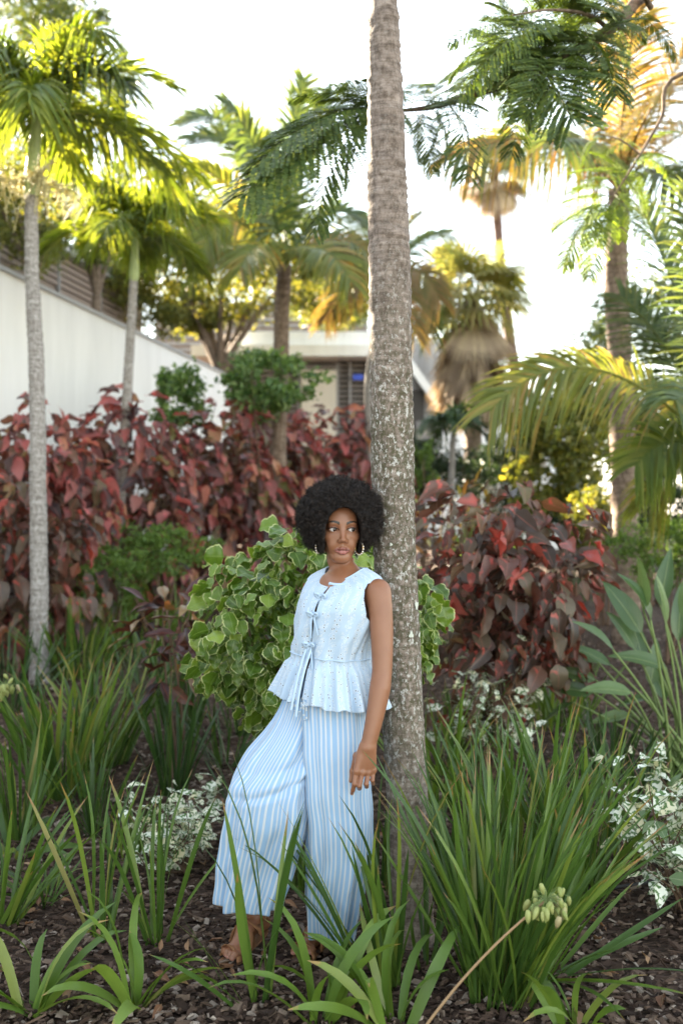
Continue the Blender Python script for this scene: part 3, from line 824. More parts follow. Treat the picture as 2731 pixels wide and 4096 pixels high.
def ring_of_fronds(root, C, n, L, mat, el=(10, 75), bend=0.9, seed=0, az0=0, ll=.45, w=.03, nl=44, plume=.3, droop=.5, vee=20, rr=.015, a0=62, a1=22):
    r = np.random.default_rng(seed)
    for i in range(n):
        az = az0 + 2 * math.pi * i / n * 1.0 + r.normal(0, .18) + (i % 2) * .3
        e = R(r.uniform(*el)); l = L * r.uniform(.82, 1.1)
        h = np.array([math.cos(az), math.sin(az), 0])
        P0 = np.asarray(C)
        P1 = P0 + (h * math.cos(e) + np.array([0, 0, 1]) * math.sin(e)) * l * .6
        P2 = P1 + (h * .85 + np.array([0, 0, 1]) * (math.sin(e) * .55 - bend)) * l * .5
        V, F, U = frond_arrays(P0, P1, P2, nl, ll, w, a0, a1, droop, vee, seed * 31 + i, rr, plume=plume)
        part('frond', V, F, M[mat] if isinstance(mat, str) else M[mat[i % len(mat)]], root, uv=U)
# ================================================================ palms and trees
def main_palm():
    Y = 3.90
    base = at(1648, 3810, Y); base[2] = 0.0
    root = thing('palm_tree', 'ringed grey palm trunk with lichen that the woman leans against', 'palm tree', base)
    n = 420; nt = 48
    path = [at(1650, 3850, Y) * [1, 1, 0] + [0, 0, -.05], at(1644, 3600, Y), at(1625, 3100, Y), at(1598, 2600, Y), at(1578, 2200, Y), at(1566, 1750, Y), at(1556, 1100, Y), at(1546, 600, Y), at(1534, 0, Y), at(1530, -500, Y), at(1530, -1100, Y), at(1535, -2000, Y)]
    P = spline(path, n)
    z = P[:, 2]
    rad = np.interp(z, [0, .08, .3, .9, 1.5, 2.0, 2.6, 3.2, 3.7, 4.6, 5.6], [.094, .085, .080, .0815, .0835, .0845, .082, .072, .0555, .05, .05])
    rg = np.random.default_rng(5)
    # leaf scars: uneven spacing, strong above head height and worn away below
    edges = [0.0]
    while edges[-1] < 6.0: edges.append(edges[-1] + rg.choice([.018, .026, .036, .05, .062]) * rg.uniform(.8, 1.2))
    edges = np.array(edges); k = np.searchsorted(edges, np.maximum(z, 0), side='right') - 1
    k = np.clip(k, 0, len(edges) - 2)
    fr = (z - edges[k]) / (edges[k + 1] - edges[k])
    amp = np.interp(z, [0, .8, 1.7, 2.3, 4], [.0008, .0016, .0036, .0065, .0075])
    th = np.linspace(0, 2 * math.pi, nt, endpoint=False)
    rm = (amp * (0.5 - fr ** 1.0))[:, None] * (1 + .5 * np.sin(th * 2 + k[:, None] * 1.7))
    rm += .0022 * np.sin(th[None] * 3 + z[:, None] * 2.2) + .0014 * np.sin(th[None] * 7 + z[:, None] * 9)
    rm += rg.normal(0, .0007, (n, nt))
    V, Q, T, U = tube_arrays(P, rad, nt, True, rm)
    # let the scars tilt and wander
    V[:n * nt, 2] += (np.interp(np.repeat(z, nt), [0, 1.5, 2.5], [0, .002, .007]) * np.sin(np.tile(th, n) + np.repeat(k, nt) * .9))
    part('trunk', V, [Q, T], M['trunk_main'], root, uv=U)
    # pale round lichen patches
    for (u, v, s) in ((1659, 2417, .012), (1637, 2530, .0095), (1670, 2535, .008), (1535, 2095, .006), (1560, 2175, .005)):
        c = at(u, v, Y); ax = np.interp(c[2], z, P[:, 0]), np.interp(c[2], z, P[:, 1]); rr = np.interp(c[2], z, rad)
        a = math.asin(max(-.98, min(.98, (c[0] - ax[0]) / rr)))
        m = []
        for i in range(14):
            t = 2 * math.pi * i / 14; q = s * (1 + .25 * math.sin(3 * t + u))
            aa = a + q * math.cos(t) / rr
            m.append([ax[0] + (rr + .0045) * math.sin(aa), ax[1] - (rr + .0045) * math.cos(aa), c[2] + q * 1.25 * math.sin(t)])
        m.append([ax[0] + (rr + .006) * math.sin(a), ax[1] - (rr + .006) * math.cos(a), c[2]])
        part('lichen_patch', m, np.array([[i, (i + 1) % 14, 14] for i in range(14)]), M['lichen'], root)
    C = P[-1]
    MB().tube(spline([C - [0, 0, .1], C + [0, 0, .35], C + [0, 0, .75]], 8), np.linspace(.062, .035, 8), 12).part('crownshaft', M['shaft'], root)
    ring_of_fronds(root, C + [0, 0, .7], 9, 1.5, 'frond_green', (30, 80), .7, 77, ll=.42, w=.035)
M['lichen'] = plain('pale_lichen', (0.52, 0.55, 0.48), .9, .1, .12, 120)
main_palm()

def adonidia(label, Y, path_uv, r0, r1, crown_uv, L, nf, seed, ll, flowers=False, mats=('frond_lime',), el=(20, 85)):
    base = at(*path_uv[0], Y); base[2] = gz(base[0], Y)
    root = thing('palm_tree', label, 'palm tree', base, 'slender palms in front of the white wall')
    pts = [base - [0, 0, .1]] + [at(u, v, Y) for u, v in path_uv[1:]]
    palm_trunk(pts, r0, r1, root, 'trunk_pale', 200, 22, .07, .004, seed)
    top = pts[-1]; C = at(*crown_uv, Y)
    MB().tube(spline([top - [0, 0, .03], top + (C - top) * .5, C], 10), np.interp(np.linspace(0, 1, 10), [0, .12, .6, 1], [r1 * 1.05, r1 * 1.25, r1 * .95, r1 * .6]), 12).part('crownshaft', M['shaft'], root)
    ring_of_fronds(root, C - [0, 0, .05], nf, L, mats, el, .95, seed, ll=ll, w=.036, nl=62, plume=.6, droop=.55, rr=.014, a0=58, a1=30)
    if flowers:
        r = np.random.default_rng(seed + 9)
        for i in range(4):
            mb = MB(); a = i * 1.6 + .5
            P0 = top + [0, 0, .02]; E = top + np.array([math.cos(a) * .32, math.sin(a) * .32, .02])
            mb.tube(bez(P0, (P0 + E) / 2 + [0, 0, .12], E, 7), np.linspace(.014, .006, 7), 6)
            for j in range(46):
                t = r.uniform(.3, 1); p = P0 + (E - P0) * t + [0, 0, .06]
                q = p + r.normal(0, .11, 3) + [0, 0, -.04]
                mb.tube(bez(p, (p + q) / 2 + [0, 0, .03], q, 5), np.linspace(.006, .004, 5), 4)
                for kk in range(4):
                    c = p + (q - p) * r.uniform(.3, 1) + r.normal(0, .012, 3)
                    mb.add(c + np.array([[.012, 0, 0], [-.012, 0, 0], [0, .012, 0], [0, -.012, 0], [0, 0, .012], [0, 0, -.012]]), None, [[0, 2, 4], [2, 1, 4], [1, 3, 4], [3, 0, 4], [2, 0, 5], [1, 2, 5], [3, 1, 5], [0, 3, 5]])
            mb.part('flower_spray', M['flower_stalks'], root)
    return root
adonidia('taller slender palm with cream flower sprays and a lime crown at the left edge', 8.65,
         [(160, 2720), (158, 2450), (155, 2100), (152, 1700), (140, 1300), (128, 1050), (125, 770)], .083, .055, (152, 440), 1.42, 17, 11, .52, True, ('frond_lime', 'frond_lime', 'frond_lime', 'frond_green'), (8, 88))
adonidia('shorter thin leaning palm with a small lime crown before the white wall', 11.5,
         [(455, 2500), (468, 2250), (495, 1800), (520, 1400), (536, 1115)], .072, .047, (545, 930), 1.10, 15, 23, .46, False, ('frond_lime',), (5, 80))

def coconut(label, Y, base_uv, path_uv, r0, r1, fronds, mat_trunk='trunk_brown', group=None, seed=0, ll=.62, ring=.09, name='palm_tree', w=.029):
    """fronds: (ctrl uv, ctrl dy, tip uv, tip dy, material, droop)"""
    base = np.array([(base_uv[0] - CU) / FPX * Y, Y, 0]); base[2] = gz(base[0], Y)
    root = thing(name, label, 'palm tree', base, group)
    pts = [base - [0, 0, .1]] + [at(u, v, Y) for u, v in path_uv]
    palm_trunk(pts, r0, r1, root, mat_trunk, 150, 22, ring, r0 * .07, seed)
    C = pts[-1]
    for i, (cu, cdy, tu, tdy, m, dr) in enumerate(fronds):
        P1 = at(*cu, Y + cdy); P2 = at(*tu, Y + tdy)
        L = np.linalg.norm(P1 - C) + np.linalg.norm(P2 - P1)
        V, F, U = frond_arrays(C, P1, P2, int(48 + 18 * L), min(ll, .38 * L), w, 66, 34, dr, 14, seed * 17 + i, .024, plume=.10, seg=4, up=(.3 * math.sin(i * 2.1), -.8, .6))
        part('frond', V, F, M[m], root, uv=U)
    return root
coconut('coconut palm with big arching fronds in the middle distance left of the trunk', 13.5, (1105, 0), [(1112, 1800), (1120, 1500), (1128, 1250), (1135, 1060)], .115, .10, [
    ((1020, 330), .3, (720, 500), .6, 'frond_green', .25), ((1040, 470), .1, (760, 560), .2, 'frond_green', .3), ((880, 560), -.4, (640, 700), -.8, 'frond_sun', .5), ((860, 700), -.6, (800, 1040), -1.0, 'frond_sun', .5),
    ((1150, 620), .2, (1215, 310), .3, 'frond_green', .25), ((1210, 560), .5, (1330, 360), .9, 'frond_green', .3), ((1330, 740), .2, (1470, 900), .5, 'frond_green', .55),
    ((1380, 860), -.5, (1500, 1050), -.9, 'frond_mixed', .55), ((1010, 760), 1.2, (820, 830), 2.0, 'frond_green', .5), ((900, 900), 1.0, (760, 1130), 1.6, 'frond_green', .5),
    ((1290, 900), -1.0, (1400, 1120), -1.4, 'frond_sun', .5), ((1040, 880), -1.0, (960, 1080), -1.4, 'frond_sun', .5), ((1050, 520), -.8, (900, 420), -1.3, 'frond_green', .4)], seed=2, w=.042)
coconut('young palm with yellowing fronds half hidden behind the big trunk', 15.0, (1490, 0), [(1482, 1800), (1478, 1500), (1530, 1250), (1560, 1130)], .075, .065, [
    ((1430, 1040), -.3, (1300, 1290), -.6, 'frond_yellow', .4), ((1640, 930), .2, (1800, 930), .3, 'frond_green', .8), ((1690, 1000), -.4, (1760, 1200), -.6, 'frond_yellow', .6),
    ((1600, 900), .6, (1690, 850), 1.0, 'frond_mixed', .6), ((1600, 1080), -.8, (1660, 1340), -1.1, 'frond_yellow', .5), ((1500, 900), .5, (1390, 860), .9, 'frond_green', .6), ((1700, 1120), .5, (1720, 1330), .7, 'frond_green', .5)], 'trunk_pale', seed=3, ll=.5)
coconut('stout palm with scarred trunk and orange backlit fronds at upper right', 10.5, (2510, 0), [(2500, 2300), (2495, 1900), (2480, 1500), (2462, 1100), (2475, 760)], .15, .11, [
    ((2180, 420), -.6, (1800, 640), -1.0, 'frond_mixed', .75), ((2330, 420), .6, (2080, 330), 1.0, 'frond_green', .5), ((2360, 560), .3, (2120, 600), .6, 'frond_green', .5),
    ((2480, 330), -.5, (2560, -60), -.9, 'frond_yellow', .4), ((2600, 420), .3, (2780, 150), .6, 'frond_yellow', .5), ((2430, 380), 1.0, (2330, 60), 1.8, 'frond_green', .4),
    ((2640, 600), -.6, (2800, 800), -1.0, 'frond_green', .5), ((2700, 480), .9, (2900, 500), 1.4, 'frond_mixed', .5), ((2560, 420), -1.0, (2700, 330), -1.7, 'frond_yellow', .5), ((2380, 520), -1.1, (2240, 560), -1.9, 'frond_green', .5)], seed=4, ll=.7)
coconut('low palm at the right edge sending a long arching frond towards the trunk', 8.3, (2960, 0), [(2955, 2200), (2950, 2000), (2945, 1900)], .14, .13, [
    ((2360, 1200), -.2, (1960, 1640), -.5, 'frond_sun', .5), ((2720, 1150), .2, (2560, 830), .4, 'frond_green', .3), ((2680, 1350), .6, (2480, 1180), .9, 'frond_green', .4),
    ((2800, 1100), -.4, (2760, 780), -.6, 'frond_green', .35), ((2700, 1650), -.3, (2540, 1860), -.5, 'frond_lime', .4), ((2760, 1700), .5, (2600, 2000), .7, 'frond_sun', .5), ((2850, 1500), -.8, (2700, 1600), -1.4, 'frond_green', .5),
    ((3100, 1200), 0, (3350, 1100), 0, 'frond_green', .5), ((3000, 1100), .5, (3100, 800), 1.0, 'frond_green', .5), ((2740, 1420), .2, (2600, 1300), .9, 'frond_lime', .5), ((3200, 1600), -.3, (3300, 1900), -.6, 'frond_green', .5)], seed=6, ll=.62)

def fan_palm(label, Y, base_u, path_uv, r0, r1, Lf, nf, skirt, seed, trunk='trunk_red', dead_el=(-1.52, -.75), low=-.2):
    base = np.array([(base_u - CU) / FPX * Y, Y, 0.0]); base[2] = gz(base[0], Y)
    root = thing('fan_palm', label, 'palm tree', base)
    pts = [base - [0, 0, .1]] + [at(u, v, Y) for u, v in path_uv]
    palm_trunk(pts, r0, r1, root, trunk, 120, 16, .1, r0 * .05, seed)
    C = pts[-1]; r = np.random.default_rng(seed)
    for i in range(nf + skirt):
        dead = i >= nf
        az = r.uniform(0, 2 * math.pi); el = r.uniform(low, 1.25) if not dead else r.uniform(*dead_el)
        d = np.array([math.cos(az) * math.cos(el), math.sin(az) * math.cos(el), math.sin(el)])
        p0 = C + [0, 0, (0 if not dead else -r.uniform(0, skirt * .02))]
        st = Lf * (.7 if not dead else .35); h = p0 + d * st
        mb = MB(); mb.tube([p0, (p0 + h) / 2, h], [.016, .012, .01], 4)
        a = unit(np.cross(d, [0, 0, 1.0])); b = np.cross(a, d)
        n = 20; L = Lf * (r.uniform(.8, 1.1) if not dead else r.uniform(.4, 1.5))
        V = []; Q = []
        for k in range(n):
            t = (k / (n - 1) - .5) * (4.0 if not dead else 1.6)
            e = d * math.cos(t) + a * math.sin(t); e2 = -d * math.sin(t) + a * math.cos(t)
            g = np.array([0, 0, -1.0])
            m1 = h + e * L * .55 + b * .04; m2 = h + e * L + g * L * (.28 if not dead else .15)
            w = L * .045
            q = len(V); V += [h, m1 - e2 * w, m2, m1 + e2 * w]; Q.append([q, q + 1, q + 2, q + 3])
        mb.add(V, Q)
        mb.part('dead_frond' if dead else 'frond', M['fan_dead' if dead else 'fan_green'], root, smooth=False)
    return root
fan_palm('very tall thin fan palm with a reddish trunk against the sky', 22.0, 2095, [(2085, 1800), (2060, 1500), (2015, 1200), (1990, 900), (1975, 690)], .16, .085, .62, 22, 15, 41, 'trunk_red', dead_el=(-1.4, .1), low=-.3)
fan_palm('shaggy fan palm with a thick skirt of dead brown leaves', 20.0, 1890, [(1890, 1600), (1888, 1400), (1885, 1190)], .18, .17, .92, 34, 70, 43, 'trunk_brown', low=-.75)

def small_palm():
    Y = 17.0
    root = thing('palm_tree', 'little dark green palm in the shade before the clipped hedge', 'palm tree', at(1808, 1950, Y) * [1, 1, 0] + [0, 0, gz(0, Y)])
    b = np.array(root.location)
    palm_trunk([b - [0, 0, .1], at(1806, 1880, Y), at(1815, 1700, Y)], .06, .045, root, 'trunk_pale', 60, 12, .08, .003, 3)
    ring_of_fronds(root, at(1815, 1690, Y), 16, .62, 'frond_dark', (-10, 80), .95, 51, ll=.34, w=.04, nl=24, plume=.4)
small_palm()

# ---- broad-leaved trees
def gpt(u, Y): x = (u - CU) / FPX * Y; return np.array([x, Y, gz(x, Y)])
tree('broadleaf_tree', 'spreading backlit tree with forked pale trunk before the pavilion', 'tree', gpt(845, 23.0), at(900, 1080, 23.0), (2.6, 1.7, 1.35), 15000, .125, 'tree_leaf_sunlit', .17, 80, seed=61, limbs=7, fork=.62, shell=.3,
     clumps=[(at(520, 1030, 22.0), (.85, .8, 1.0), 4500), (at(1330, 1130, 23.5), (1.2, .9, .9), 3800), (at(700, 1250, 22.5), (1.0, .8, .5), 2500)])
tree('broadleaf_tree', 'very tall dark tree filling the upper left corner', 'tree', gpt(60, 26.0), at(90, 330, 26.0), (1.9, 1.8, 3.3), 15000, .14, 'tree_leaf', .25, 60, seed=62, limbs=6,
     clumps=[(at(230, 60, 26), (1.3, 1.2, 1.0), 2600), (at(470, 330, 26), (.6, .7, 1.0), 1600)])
tree('broadleaf_tree', 'leafy tree hiding the slatted storey behind the taller slender palm', 'tree', np.array([-4.75, 15.5, 4.3]), at(120, 800, 15.5), (1.05, .9, .95), 7000, .10, 'tree_leaf_sunlit', .1, 45, seed=63)
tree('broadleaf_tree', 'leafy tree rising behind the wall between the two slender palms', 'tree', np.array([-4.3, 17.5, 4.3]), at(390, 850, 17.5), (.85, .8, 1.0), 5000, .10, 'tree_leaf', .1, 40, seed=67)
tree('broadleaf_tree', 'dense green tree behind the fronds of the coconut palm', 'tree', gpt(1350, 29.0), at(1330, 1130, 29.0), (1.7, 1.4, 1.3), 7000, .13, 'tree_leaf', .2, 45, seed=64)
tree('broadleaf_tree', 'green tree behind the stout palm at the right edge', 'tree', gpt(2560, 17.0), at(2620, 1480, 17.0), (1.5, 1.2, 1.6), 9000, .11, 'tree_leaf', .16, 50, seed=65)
tree('broadleaf_tree', 'unseen tree added outside the left edge to shade the ringed trunk', 'tree', np.array([-4.35, 7.7, gz(0, 7.7)]), np.array([-4.45, 7.8, 4.9]), (.95, 1.2, 1.35), 9000, .11, 'tree_leaf', .1, 45, seed=66, shell=.2)  # added out of view: its crown keeps sun off the upper palm trunk

# ---- flamboyant tree: feathery twice-divided leaves on branches that reach in from the upper right
def feather_leaf(name, mat, L=.42, np_=13, nl=20, droop=.25, seed=0, seg=1):
    r = np.random.default_rng(seed)
    C = bez((0, 0, 0), (L * .55, 0, L * .10), (L, 0, -L * droop), 20)
    mb = MB(); mb.tube(C, np.linspace(.003, .0012, 20), 4)
    V = []; Q = []
    for i in range(np_):
        s = .14 + .84 * i / (np_ - 1); k = int(s * 19); p = C[k]; T = unit(C[min(k + 1, 19)] - C[k - 1])
        pl = L * .25 * math.sin(math.pi * (.22 + .66 * s)) ** .8
        for side in (-1, 1):
            a = R(62 - 22 * s) + r.normal(0, .07)
            d = T * math.cos(a) + np.array([0, side, 0]) * math.sin(a)
            e = p + d * pl + np.array([0, 0, -pl * r.uniform(.0, .25)])
            c2 = p + d * pl * .5 + np.array([0, 0, .03 * pl])
            B = bez(p, c2, e, nl)
            tan = unit(e - p); lat = unit(np.cross(tan, [0, 0, 1.0])); nrm = np.cross(lat, tan)
            for j in range(1, nl):
                f = j / nl; ll = .0140 * (L / .42) * math.sin(math.pi * (.15 + .75 * f)) ** .6; w = (.0046 if L > .4 else .0062) * (L / .42)
                for sd in (-1, 1):
                    dd = unit(lat * sd + tan * .35 + nrm * .15 + r.normal(0, .08, 3))
                    b = len(V); q = B[j]
                    V += [q - tan * w * .3, q + dd * ll * .55 - tan * w, q + dd * ll, q + dd * ll * .55 + tan * w]; Q.append([b, b + 1, b + 2, b + 3])
    mb.add(V, Q)
    V, F, U = mb.get()
    return mesh_of(name, V, F, uv=U, mats=[mat], smooth=False)
def flamboyant():
    base = np.array([4.3, 6.3, gz(0, 6.3)])
    root = thing('flamboyant_tree', 'feathery leaved tree reaching branches in from the upper right', 'tree', base)
    hub = np.array([3.6, 6.2, 4.6])
    MB().tube(spline([base - [0, 0, .1], (base + hub) / 2 + [.1, 0, 0], hub], 12), np.linspace(.16, .09, 12), 10).part('trunk', M['bark'], root)
    dk = [feather_leaf('leaf', M['fern_leaf'], .42, 21, 17, d, i) for i, d in enumerate((.15, .3, .5, .22))]
    yg = [feather_leaf('leaf', M['fern_leaf_sunlit'], .36, 15, 15, d, 9 + i) for i, d in enumerate((.2, .4, .6))]
    r = np.random.default_rng(3)
    def branch(pts, r0, r1):
        P = spline(pts, 24); MB().tube(P, np.linspace(r0, r1, 24), 7).part('branch', M['bark'], root); return P
    def put(ms, p, az, pt, s, roll=0.0):
        o = link('leaf', ms[r.integers(len(ms))], root, tuple(np.asarray(p) - base))
        o.rotation_euler = (Matrix.Rotation(az, 3, 'Z') @ Matrix.Rotation(pt, 3, 'Y') @ Matrix.Rotation(roll + r.normal(0, .25), 3, 'X')).to_euler(); o.scale = (s, s, s)
    def aim(ms, p, tip, s=None):
        d = np.asarray(tip) - np.asarray(p); L = np.linalg.norm(d)
        put(ms, p, math.atan2(d[1], d[0]), -math.asin(d[2] / L) - .05, (L / .41) if s is None else s, R(r.uniform(-10, 32)) * (-1 if d[0] < 0 else 1))
    Y = 5.5
    B1 = branch([hub, at(2731, -60, 5.9), at(2440, 120, 5.7), at(2140, 285, Y), at(1900, 375, Y), at(1740, 425, Y), at(1640, 440, Y + .05), at(1500, 450, Y + .1)], .045, .006)
    # left spray: leaves fan from the branch end
    for (p, t) in (((1640, 440), (990, 640)), ((1560, 445), (1180, 670)), ((1600, 440), (1085, 430)), ((1500, 450), (1330, 690)), ((1650, 440), (1370, 330)), ((1480, 450), (1240, 560)), ((1540, 450), (1420, 640)),
                   ((1700, 430), (1880, 300)), ((1740, 425), (1920, 440)), ((1700, 430), (1650, 640)), ((1720, 430), (1850, 600)), ((1660, 440), (1730, 660)), ((1780, 420), (1910, 540)), ((1700, 430), (1800, 250)), ((1640, 440), (1700, 280)), ((1600, 440), (1020, 540)), ((1570, 445), (1130, 560)), ((1540, 450), (1180, 480)), ((1500, 450), (1400, 600)), ((1620, 440), (1200, 350)), ((1560, 440), (1290, 380)), ((1800, 410), (1900, 350)), ((1760, 420), (1830, 520)), ((1600, 445), (1480, 300)), ((1740, 420), (1780, 620)), ((1690, 440), (1930, 370))):
        aim(dk, at(*p, Y + r.normal(0, .08)), at(*t, Y + r.normal(0, .22)))
    # upper right mass
    B2 = branch([at(2440, 120, 5.7), at(2350, 60, 5.5), at(2200, 40, 5.4), at(2050, 60, 5.3)], .015, .004)
    B3 = branch([at(2600, 30, 5.8), at(2520, -120, 5.5), at(2350, -150, 5.2)], .02, .004)
    for i in range(56):
        pu = r.uniform(2000, 2540); pv = np.interp(pu, [2000, 2540], [230, 40]) + r.normal(0, 60)
        a = r.uniform(0, 2 * math.pi); L = r.uniform(210, 330)
        aim(dk, at(pu, pv, 5.55 + r.normal(0, .2)), at(pu + L * math.cos(a) - 40, pv + L * .62 * math.sin(a) + 20, 5.55 + r.normal(0, .35)))
    for (p, t) in (((2120, 150), (1850, 190)), ((2130, 180), (1870, 270)), ((2150, 130), (1960, 30)), ((2180, 220), (2010, 350)), ((2260, 200), (2110, 340)), ((2300, 220), (2270, 360)), ((2100, 150), (1985, -20))):
        aim(dk, at(*p, 5.5), at(*t, 5.4 + r.normal(0, .15)))
    # lower, sunlit spray
    Y = 6.6
    B4 = branch([hub, at(2760, 280, 6.5), at(2640, 480, Y), at(2520, 680, Y), at(2420, 830, Y)], .02, .004)
    B5 = branch([at(2560, 620, Y), at(2480, 560, Y), at(2400, 540, Y)], .008, .003)
    for (p, t) in (((2420, 830), (2160, 1000)), ((2430, 800), (2190, 830)), ((2440, 800), (2230, 1060)), ((2440, 820), (2350, 1050)), ((2440, 820), (2440, 950)), ((2460, 760), (2280, 730)), ((2480, 740), (2300, 650)), ((2500, 700), (2640, 780)),
                   ((2500, 720), (2600, 850)), ((2480, 700), (2420, 560)), ((2540, 640), (2700, 560)), ((2560, 620), (2700, 660)), ((2460, 780), (2540, 900)), ((2400, 540), (2290, 620)), ((2420, 830), (2260, 930)), ((2560, 600), (2460, 520)), ((2600, 560), (2720, 500)), ((2430, 820), (2170, 900)), ((2450, 790), (2230, 780)), ((2440, 830), (2290, 1030)), ((2430, 830), (2390, 1000)), ((2480, 730), (2330, 600)), ((2500, 710), (2380, 640)), ((2470, 770), (2560, 830)), ((2520, 690), (2650, 700)), ((2450, 810), (2500, 960)), ((2540, 650), (2640, 600))):
        aim(yg, at(*p, Y + r.normal(0, .08)), at(*t, Y + r.normal(0, .15)))
flamboyant()
# ================================================================ hedges, shrubs, tufts
def sized(mat, seeds, **kw): return [leaf_mesh('leaf', M[mat], seed=s, **{k: (v(s) if callable(v) else v) for k, v in kw.items()}) for s in seeds]
copper = sized('copper', range(12), W=lambda s: .52 + .06 * (s % 3), seg=6, droop=lambda s: .2 + .27 * (s % 5), fold=lambda s: .15 + .22 * (s % 4), ruffle=lambda s: .02 + .02 * (s % 4), shape=.66, tip=1.0)
copper_d = sized('copper_dark', range(12), W=lambda s: .56 + .07 * (s % 3), seg=7, droop=lambda s: .2 + .27 * (s % 5), fold=lambda s: .15 + .22 * (s % 4), ruffle=lambda s: .02 + .02 * (s % 4), shape=.64, tip=1.0)
scal = sized('scallop', range(7), W=lambda s: .98 + .1 * (s % 3), seg=12, droop=lambda s: .35 + .3 * (s % 4), fold=lambda s: -.1 + .2 * (s % 3), ruffle=lambda s: .05 + .02 * (s % 3), serr=.035, shape=.62, tip=.3)
croton_l = sized('croton', range(4), W=.34, seg=5, droop=.5, fold=.35, ruffle=.02, shape=.8)
croton_d = sized('croton_dark', range(4), W=.42, seg=5, droop=.6, fold=.3, ruffle=.02, shape=.75)
var_l = sized('varieg', range(6), W=lambda s: .5 + .1 * (s % 3), seg=5, droop=lambda s: .3 + .2 * (s % 3), fold=.3, ruffle=.03, shape=.7)
var_g = sized('varieg_green', range(3), W=.62, seg=5, droop=.4, fold=.2, ruffle=.02, shape=.68)

HG = 'red copperleaf bushes of the back hedge'
for i, (x, y, zt, rx, lab) in enumerate((
        (-3.28, 10.6, 2.62, .74, 'red and bronze copperleaf bush at the left edge behind the taller slender palm'),
        (-2.55, 11.9, 3.00, .85, 'tall rosy copperleaf bush between the two slender palms'),
        (-1.70, 13.0, 2.95, .85, 'dark maroon copperleaf bush right of the thin leaning palm'),
        (-0.90, 14.3, 3.05, .85, 'maroon copperleaf bush around the foot of the coconut palm'),
        (-0.05, 15.3, 3.20, .95, 'pinkish copperleaf bush behind the woman at the hedge end'))):
    g = gz(x, y); h = zt - g
    big_leaf_shrub('copperleaf_bush', lab, 'shrub', (x, y, g + h * .5), (rx, .6, h * .52), 290, copper, (.19, .34), 'copper_dark', HG, 70 + i, (10, 85), 1100, .15, .85, n_extra=200, zmin=g + .15)  # darker inner leaves: shade inside the bushes put into the colour
big_leaf_shrub('copperleaf_bush', 'dark large leaved copperleaf bush low beside the base of the taller slender palm', 'shrub', (-2.95, 9.2, 1.15), (.72, .5, .75), 140, copper_d, (.20, .33), 'copper_dark', None, 81, (30, 80), 700, .14, .85)
big_leaf_shrub('copperleaf_bush', 'dark bronze copperleaf bush with bright red leaves right of the big trunk', 'shrub', (1.06, 6.45, 1.16), (.54, .5, .64), 295, copper_d, (.10, .25), 'copper_dark', None, 82, (15, 88), 900, .11, .85, roll=.85, bump=.3, n_extra=60)
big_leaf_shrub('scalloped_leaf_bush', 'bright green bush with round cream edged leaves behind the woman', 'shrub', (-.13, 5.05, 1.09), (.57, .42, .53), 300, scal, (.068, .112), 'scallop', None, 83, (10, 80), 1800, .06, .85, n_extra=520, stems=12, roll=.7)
big_leaf_shrub('croton', 'dark red croton with a few yellow leaves left of the scalloped green bush', 'shrub', (-1.03, 6.2, .92), (.24, .2, .28), 60, croton_d, (.15, .23), 'croton_dark', None, 84, (-30, 50), 60, .08, .5, stems=4)
big_leaf_shrub('croton', 'colourful croton tipped yellow and orange behind the bronze copperleaf bush', 'shrub', (.98, 9.0, 1.55), (.55, .3, .34), 110, croton_l, (.12, .19), 'croton', None, 85, (-60, 20), 150, .08, .7, stems=8)

# ---- white variegated shrubs: bare twigs with small pale leaves at their ends
def variegated(label, u, v, spec, seed, size, n_twig, per, green=0.0, spread=.3, h=.55, lean=(0, 0), Y=None):
    r = np.random.default_rng(seed)
    g = ground_at(u, v) if Y is None else np.array([(u - CU) / FPX * Y, Y, gz(0, Y)])
    root = thing('variegated_shrub', label, 'shrub', g)
    for i in range(n_twig):
        a = r.uniform(0, 2 * math.pi); sp = spread * math.sqrt(r.random())
        e = g + [sp * math.cos(a) + lean[0], sp * math.sin(a) + lean[1], h * r.uniform(.35, 1.05)]
        P = spline([g + [r.normal(0, .05), r.normal(0, .05), -.02], g + (e - g) * .55 + r.normal(0, .04, 3), e], 8)
        MB().tube(P, np.linspace(.005, .0018, 8), 5).part('twig', M['twig'], root)
        for k in range(per):
            t = 1 - .55 * (k / per) ** 1.0 * r.uniform(.6, 1.2)
            p = P[int(np.clip(t, 0, 1) * 7)] + r.normal(0, .008, 3)
            o = link('leaf', (var_g if r.random() < green else var_l)[r.integers(3)], root, tuple(p - g))
            s = r.uniform(*size); o.scale = (s, s, s)
            o.rotation_euler = (Matrix.Rotation(r.uniform(0, 6.28), 3, 'Z') @ Matrix.Rotation(R(r.uniform(-45, 45)), 3, 'Y') @ Matrix.Rotation(r.normal(0, .5), 3, 'X')).to_euler()
    return root
variegated('white variegated shrub low on the mulch left of the bent knee', 700, 3480, None, 91, (.055, .095), 26, 7, spread=.30, h=.36)
variegated('small variegated plant with larger leaves just left of the trousers', 850, 3330, None, 92, (.07, .10), 7, 4, .25, .14, .30)
variegated('white flecked variegated shrub in front of the bronze copperleaf bush', 1960, 3100, None, 93, (.055, .10), 36, 8, spread=.38, h=.80)
variegated('white and green variegated shrub leaning in at the right edge', 2760, 3640, None, 94, (.07, .13), 38, 7, .12, .42, .62)
variegated('grey green leaved shoots rising beside the white shrub at the right edge', 2640, 3560, None, 95, (.10, .13), 3, 4, 1.0, .16, .68)

